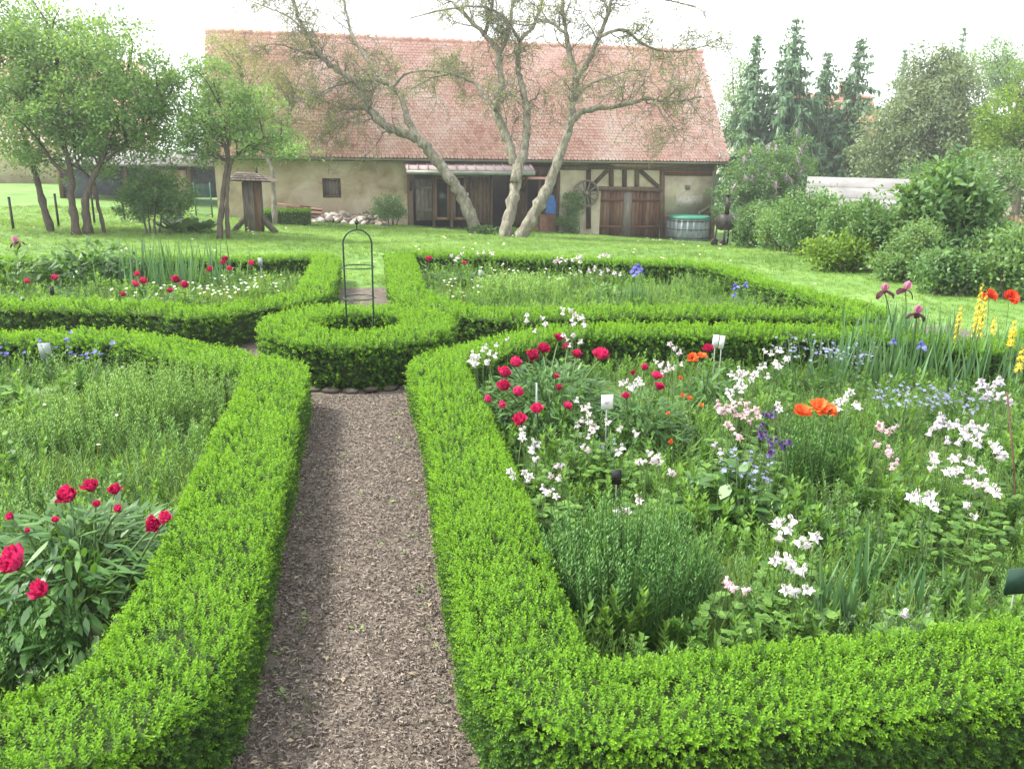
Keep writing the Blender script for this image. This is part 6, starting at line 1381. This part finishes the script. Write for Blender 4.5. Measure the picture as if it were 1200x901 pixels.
# ---- yellow asphodel spikes
def spike(label, u, v0, v1, zt_, n, w):
    top = on_plane(u, v0, zt_); base = np.array([top[0], top[1], 0.012]); root = thing('asphodel_plant', label, 'asphodel', base, group='yellow flower spikes'); H_ = zt_ - 0.012; L_ = (v1 - v0) * sz(top) * 1.02
    b = Buf(); tube(b, [(0, 0, 0), (0.01, 0, H_ * 0.5), (0, 0, H_)], [0.007, 0.006, 0.003], 5); obj('stem', b, ['stem_green'], root)
    n = n * 2
    for k in range(n):
        f = k / n; z_ = H_ - L_ * f - 0.01 + rng.normal() * 0.006; a = k * 2.4; r_ = w * 0.66 * (0.4 + 0.6 * min(1, f * 2.5)); link('flower', STAR_Y[k % 2], root, (0.5 * r_ * math.cos(a), 0.5 * r_ * math.sin(a), z_), (0.0, 1.0, a), r_)
    b = Buf(); m = 60; t = rng.uniform(size=m); a = rng.uniform(0, 2 * PI, m); strips(b, np.stack([0 * t, 0 * t, t ** 1.5 * H_ * 0.7], 1), np.stack([np.cos(a), np.sin(a), np.full(m, 1.1)], 1), 0.2 * (1 - 0.5 * t), 0.006, 0.3, 3, 0, rng.uniform(0, 1, m)); obj('foliage', b, ['sword_leaf'], root)
spike('yellow flower spike furthest left of its group', 1127, 356, 397, 0.85, 16, 0.042); spike('tallest yellow flower spike beneath the red poppies', 1152, 330, 404, 0.98, 26, 0.05); spike('second tall yellow spike touching the tallest one', 1156.5, 342, 400, 0.93, 20, 0.045)
spike('short yellow flower spike right of the tallest', 1167, 369, 388, 0.8, 8, 0.036); spike('yellow flower spike near the right edge', 1190, 373, 402, 0.8, 14, 0.044); spike('yellow flower spike cut by the right edge', 1199, 405, 432, 0.72, 10, 0.04)
# ---- blue grey hound's-tongue clouds
def cloud(label, pts, z_, n, R_, ms=None, cat='flower', name='blue_flower_plant', group=None, rr_=0.014, leafm='plant_leaf'):
    p = on_plane(*pts, z_); root = thing(name, label, cat, (p[0], p[1], 0.012), group=group); bs = Buf(); b = Buf(); ms = ms or STAR_B
    for k in range(n):
        a = rng.uniform(0, 2 * PI); q = np.array([R_ * math.sqrt(rng.uniform()) * math.cos(a), R_ * math.sqrt(rng.uniform()) * math.sin(a), z_ + rng.normal() * 0.045])
        link('flower', ms[k % len(ms)], root, tuple(q), (rng.uniform(-0.6, 0.8), rng.uniform(-0.6, 0.6), 0), rr_ * rng.uniform(0.8, 1.4))
        if k % 4 == 0: arc_stem(bs, (q[0] * 0.4, q[1] * 0.4, 0), q, 0.003, 0.002)
    stuff(obj('stems', bs, ['stem_green'], root)); mound(90, R_ * 0.9, z_ * 0.85, 0.10, 0.03)(b, root); obj('foliage', b, [leafm], root)
cloud('blue grey flower haze under the iris leaves', (1060, 466), 0.45, 110, 0.3); cloud('blue grey flower haze left of the pale lilac columbine', (1122, 468), 0.45, 100, 0.26)
cloud('blue grey flowers before the hedge left of the iris leaves', (993, 416), 0.5, 80, 0.3); cloud('pale blue flowers on broad leaves below the purple columbine', (872, 548), 0.46, 60, 0.18); cloud('pale blue grey flowers in front of the far hedge', (940, 410), 0.5, 80, 0.3)
cloud('small blue flowers under the few bloomed peony', (700, 512), 0.4, 8, 0.14)
cloud('blue cornflowers behind the grey label in the left bed', (66, 401), 0.5, 9, 0.16, STAR_C, rr_=0.022); cloud('blue cornflowers beside the hedge corner in the left bed', (108, 416), 0.46, 10, 0.2, STAR_C, rr_=0.022); cloud('blue cornflowers at the left picture edge', (10, 420), 0.46, 7, 0.16, STAR_C, rr_=0.022)
# ---- fine leaved clumps
def herb(label, px_, z_, R_, H_, n, leafm, ll=0.035, lw=0.007, per=34, name='herb_clump', squash=0.75):
    p = on_plane(*px_, z_); root = thing(name, label, 'herb', (p[0], p[1], 0.012)); b = Buf()
    for k in range(n):
        a = rng.uniform(0, 2 * PI); rr = R_ * math.sqrt(rng.uniform()); h = H_ * rng.uniform(0.75, 1.08) * (1 - 0.2 * (rr / R_) ** 2)
        st = leafy_stem(h, per, ll, lw, rng, 0, 0.35, lean=rng.uniform(0, 0.2)); c_, s_ = math.cos(a), math.sin(a); b.join(st, [[c_, -s_, 0], [s_, c_, 0], [0, 0, 1]], (rr * c_, rr * s_ * squash, 0))
    stuff(obj('leafy_stems', b, [leafm], root)); return root
herb('dark upright clump of fine leaved stems inside the front hedge corner', (735, 665), 0.3, 0.42, 0.60, 330, 'fine_leaf', per=44)
herb('fine leaved green bush right of the purple columbine', (955, 540), 0.25, 0.24, 0.55, 170, 'fine_leaf', per=40)
herb('fresh feathery stems filling the corner of the left bed', (215, 470), 0.22, 0.66, 0.55, 480, 'fine_leaf_light'); herb('feathery light green stems in the middle of the left bed', (110, 500), 0.18, 0.6, 0.46, 320, 'fine_leaf_light'); herb('dark fine stems under the nearer red peony', (15, 760), 0.15, 0.3, 0.34, 140, 'fine_leaf')
herb('green feathery mound in the far bed behind the cross path', (611, 338), 0.25, 0.7, 0.46, 230, 'fine_leaf_light', 0.06, 0.012, 26); herb('dark feathery mound against the far hedge face', (585, 392), 0.15, 0.2, 0.34, 40, 'fine_leaf', 0.04, 0.01, 26) if False else None
# broad leaved mounds
for (u, v, z_, R_, H_, n, ll, lw, lm, lab) in ((855, 585, 0.2, 0.28, 0.40, 150, 0.13, 0.09, 'plant_leaf', 'mound of broad dark leaves in the middle of the columbine bed'), (30, 470, 0.2, 0.3, 0.32, 110, 0.15, 0.08, 'plant_fresh', 'broad pale green leaves at the left picture edge'), (112, 324, 0.25, 0.75, 0.85, 800, 0.16, 0.06, 'plant_leaf', 'dark leafy peony bush without blooms in the far bed'), (15, 322, 0.3, 0.7, 0.75, 420, 0.16, 0.06, 'plant_fresh', 'leafy bush at the far left of the far bed'), (700, 345, 0.2, 0.5, 0.34, 160, 0.14, 0.05, 'plant_fresh', 'low leafy plants in front of the feathery mound')):
    p = on_plane(u, v, z_); root = thing('leafy_plant', lab, 'plant', (p[0], p[1], 0.012)); b = Buf(); mound(n, R_, H_, ll, lw, shape='broad')(b, root); obj('foliage', b, [lm], root)
p = on_plane(195, 323, 0.3); root = thing('iris_clump', 'tall clump of grey green iris leaves in the far bed', 'iris', (p[0], p[1], 0.012)); b = Buf(); swords(200, 0.95, 0.034, 0.45)(b, root); obj('sword_leaves', b, ['sword_leaf'], root)
# ---- far beds: red peonies and others
for lab, pts in (('double red peony in the far bed, middle of the row', [(158, 335, 5.5), (167, 331, 5.5), (162, 322, 4.5)]), ('pair of red peony blooms right of the double one', [(206, 329, 6), (217, 336, 6)]), ('red peony beside the far hedge corner', [(247, 317, 5), (264, 305, 5), (269, 316, 4), (262, 309, 4), (295, 310, 5)]), ('lone red peony at the left of the far bed', [(65, 327, 5)]), ('dull red peony bud at the far left', [(30, 331, 4.5)]), ('small red peony behind the round hedge path', [(503, 305, 5)]), ('tiny red bloom near the far hedge', [(544, 309, 3.5)]), ('faded orange peony before the white daisies', [(143, 346, 4), (199, 342, 4.5)])):
    flower_plant('peony_plant', lab, 'peony', B(pts, 0.5), PEONY, leaf=mound(110, 0.28, 0.42, 0.13, 0.04, shape='broad'), group='red peonies in the far beds')
flower_plant('iris_plant', 'pink iris at the far left of the far bed', 'iris', B([(19, 284, 7)], 0.8), IRIS_M, leaf=swords(20, 0.5, 0.03, 0.1), leafm='sword_leaf', face=(0.1, 0))
flower_plant('iris_plant', 'blue iris cluster in the far right bed', 'iris', B([(742, 317, 5), (747, 313, 5.5), (751, 318, 5), (745, 322, 4.5)], 0.6), IRIS_B, leaf=swords(40, 0.5, 0.03, 0.14), leafm='sword_leaf', face=(0.1, 0))
flower_plant('iris_plant', 'small blue iris group near the far side hedge', 'iris', B([(862, 336, 4.5), (874, 334, 4), (861, 346, 3.5)], 0.5), IRIS_B, leaf=swords(30, 0.4, 0.03, 0.14), leafm='sword_leaf', face=(0.1, 0))
for lab, ms, pts in (('pale pink flowers over the far hedge beside the path', COLB, [(530, 299), (537, 301), (542, 297), (534, 304)]), ('pale pink flower sprays rising above the far hedge', COLB, [(560, 296), (567, 295), (574, 295), (578, 297)]), ('whitish flower cluster against the far hedge', COLB, [(653, 303), (659, 301), (664, 305), (657, 307), (650, 306)]), ('whitish flower cluster right of the first one', COLB, [(672, 304), (677, 301), (682, 300), (680, 306)]), ('single pale flower head above the far hedge', COLB, [(703, 300), (708, 298), (712, 299)]), ('pale lilac flowers left of the blue iris cluster', COLL, [(690, 316), (697, 313), (704, 318), (712, 316), (720, 319), (727, 321)])):
    flower_plant('pale_flower_plant', lab, 'flower', B(pts, 0.58, 4.2), ms, leaf=col_leaf, leafm='plant_fresh', nod=True, group='pale flowers in the far right bed')
# white daisies massed in the far left bed and pale specks elsewhere
dz2 = [disc_flower(9, 0.022, 0.012, 0.0)]
def specks(label, quads, n, z_, s, cat='daisies', mats=('white_petal', 'yellow_petal'), name='daisy_flowers', tm=None):
    P = np.array([on_plane(rng.uniform(q[0], q[2]), rng.uniform(q[1], q[3]), z_) for q in quads for _ in range(n)]); P[:, 2] = z_ + rng.normal(size=len(P)) * 0.03
    b = Buf(); st = np.zeros((0, 3))
    t0 = (tm or dz2)[0]; stem_t = Buf().join(t0); tube(stem_t, [(0, 0, -z_ / s * 0.95), (0, 0, 0)], 0.0012, 3, 1, cap=False)
    o = scatter(name, [stem_t], P, np.tile([0, -0.25, 1.0], (len(P), 1)) + rng.normal(size=(len(P), 3)) * 0.2, np.full(len(P), s), list(mats)); return tag(o, label, cat)
specks('white daisies massed along the far left bed', [(120, 334, 235, 350), (205, 326, 300, 347), (232, 334, 330, 344), (260, 322, 350, 338)], 22, 0.32, 0.85); specks('white specks of blossom in the far bed by the path', [(520, 325, 570, 345), (640, 315, 720, 330), (560, 310, 640, 325)], 22, 0.3, 0.85); specks('small pale blossoms dotted through the left bed', [(0, 420, 150, 520), (60, 400, 200, 470)], 7, 0.3, 0.6)
# ---- labels and rods
noise_mat('label_white', [(0.3, (0.74, 0.74, 0.73)), (0.7, (0.8, 0.8, 0.79))], scale=9, bump=0, rough=0.4); noise_mat('label_grey', [(0.3, (0.22, 0.27, 0.25)), (0.7, (0.33, 0.38, 0.35))], scale=9, bump=0, rough=0.5); noise_mat('label_black', [(0.3, (0.012, 0.012, 0.014)), (0.7, (0.03, 0.03, 0.03))], scale=9, bump=0, rough=0.5); noise_mat('label_green', [(0.3, (0.02, 0.05, 0.035)), (0.7, (0.035, 0.08, 0.055))], scale=9, bump=0, rough=0.5)
noise_mat('ink', [(0.3, (0.12, 0.12, 0.13)), (0.7, (0.2, 0.2, 0.2))], scale=20, bump=0)
def plant_label(label, u, v, wpx, hpx, z_, mat, tilt=0.0, stake='zinc', lines=0):
    p = on_plane(u, v, z_); k_ = sz(p); w, h = wpx * k_, hpx * k_; root = thing('plant_label', label, 'label', (p[0], p[1], 0.012), rng.uniform(-0.15, 0.15) - 0.05); zc = z_ - 0.012
    b = Buf(); box(b, (0, 0, zc), (w, 0.004, h), M=Matrix.Rotation(tilt, 3, 'Y')); c_ = obj('card', b, [mat], root)
    for i in range(lines): b = Buf(); box(b, (-w * 0.02, -0.0035, zc - h * 0.02 - i * 0.012), (w * (0.4 - 0.1 * i), 0.002, 0.004)); obj('faint_line', b, ['ink'], c_)
    b = Buf(); tube(b, [(0.01, 0.006, -0.1), (0, 0.006, zc + h * 0.2)], 0.005, 6); obj('stake', b, [stake], root)
plant_label('white plant label card on a thin stake in front of the red peony', 711.5, 471, 14.5, 17.5, 0.58, 'label_white', lines=2)
plant_label('narrower white label card left of the twin pair behind the orange poppy', 838.5, 400, 7, 15, 0.6, 'label_white', 0.08); plant_label('narrower white label card right of the twin pair behind the orange poppy', 846, 401, 6, 15, 0.6, 'label_white', 0.1)
plant_label('small black label in the columbine bed above the dark clump', 722.5, 559, 11, 18, 0.36, 'label_black'); plant_label('grey label card in the left bed before the box hedge', 53, 411, 12, 16, 0.42, 'label_grey', -0.08)
plant_label('dark green sign board at the right picture edge', 1192, 681, 24, 28, 0.4, 'label_green'); plant_label('small grey label in the far bed beside the path hedge', 563, 321, 5, 9, 0.42, 'label_grey', 0.1); plant_label('pale label in the far left bed beside the path hedge', 305, 307, 5, 9, 0.5, 'label_grey'); plant_label('small dark label in the far left bed before the daisies', 61, 341, 4, 10, 0.36, 'label_black')
def rod(label, u0, v0, z0_, u1, v1, mat, r=0.006):
    p = on_plane(u0, v0, z0_); q = on_plane(u1, v1, 0.03); b = Buf(); q2 = q - p; tube(b, [q2 + [0, 0, -0.12], q2 * 0.5 + [0.004, 0, 0], (0, 0, 0)], r, 6); tag(obj('garden_stake', b, [mat], loc=tuple(p)), label, 'stake')
noise_mat('rust', [(0.3, (0.05, 0.025, 0.018)), (0.7, (0.1, 0.055, 0.04))], scale=9, bump=0.3)
rod('thin rusty rod leaning at the right of the columbine bed', 1180, 459, 0.8, 1196, 640, 'rust'); rod('grey upright stake in front of the red peony bush', 629, 449, 0.6, 627, 530, 'label_grey', 0.007)


# weeds and fallen leaves on the path
P = np.vstack([np.column_stack([rng.choice([-1, 1], 60) * rng.uniform(0.25, 0.42, 60), rng.uniform(1.8, 7.2, 60)]), np.column_stack([rng.uniform(-0.4, 0.4, 26), rng.uniform(3.0, 7.2, 26)])]); 
o = scatter('path_weeds', [tuft(7, 0.04, 0.004, 0.02, r=ur), rosette(6, 0.03, 0.014, el=(0.1, 0.7))], np.column_stack([P, np.full(len(P), 0.012)]), np.tile([0, 0, 1.0], (len(P), 1)), rng.uniform(0.5, 1.2, len(P)), ['herb_grass']); tag(o, 'tiny green weeds sprouting in the bark path', 'weeds')
b = Buf(); kites(b, np.zeros((1, 3)), np.array([[1.0, 0, 0.1]]), 0.035, 0.02, 0, 0.8, N=np.array([[0, 0, 1.0]])); P = np.column_stack([rng.uniform(-0.45, 0.45, 130), rng.uniform(1.8, 7.4, 130), np.full(130, 0.02)]); P[:70, 0] = np.sign(P[:70, 0]) * rng.uniform(0.28, 0.45, 70)
o = scatter('fallen_leaves', [b], P, rand_dirs(130) * 0.3 + [0, 0, 1], rng.uniform(0.5, 1.2, 130), ['dry_stem']); tag(o, 'dry leaves fallen on the bark path', 'leaves')

# ================================================================== haze volume added to imitate lens flare paling the distance
m, n, l, o = _mat('air'); pv = n.new('ShaderNodeVolumePrincipled'); pv.inputs['Color'].default_value = (0.96, 0.98, 1.0, 1); pv.inputs['Density'].default_value = 0.0011; pv.inputs['Anisotropy'].default_value = 0.2
l.new(pv.outputs[0], o.inputs['Volume']); MATS['air'] = m
b = Buf(); box(b, (10, 114, 5.65), (330, 320, 18.7)); tag(obj('haze', b, ['air']), 'thin pale haze added to imitate lens flare over the distance', 'haze', kind='stuff')
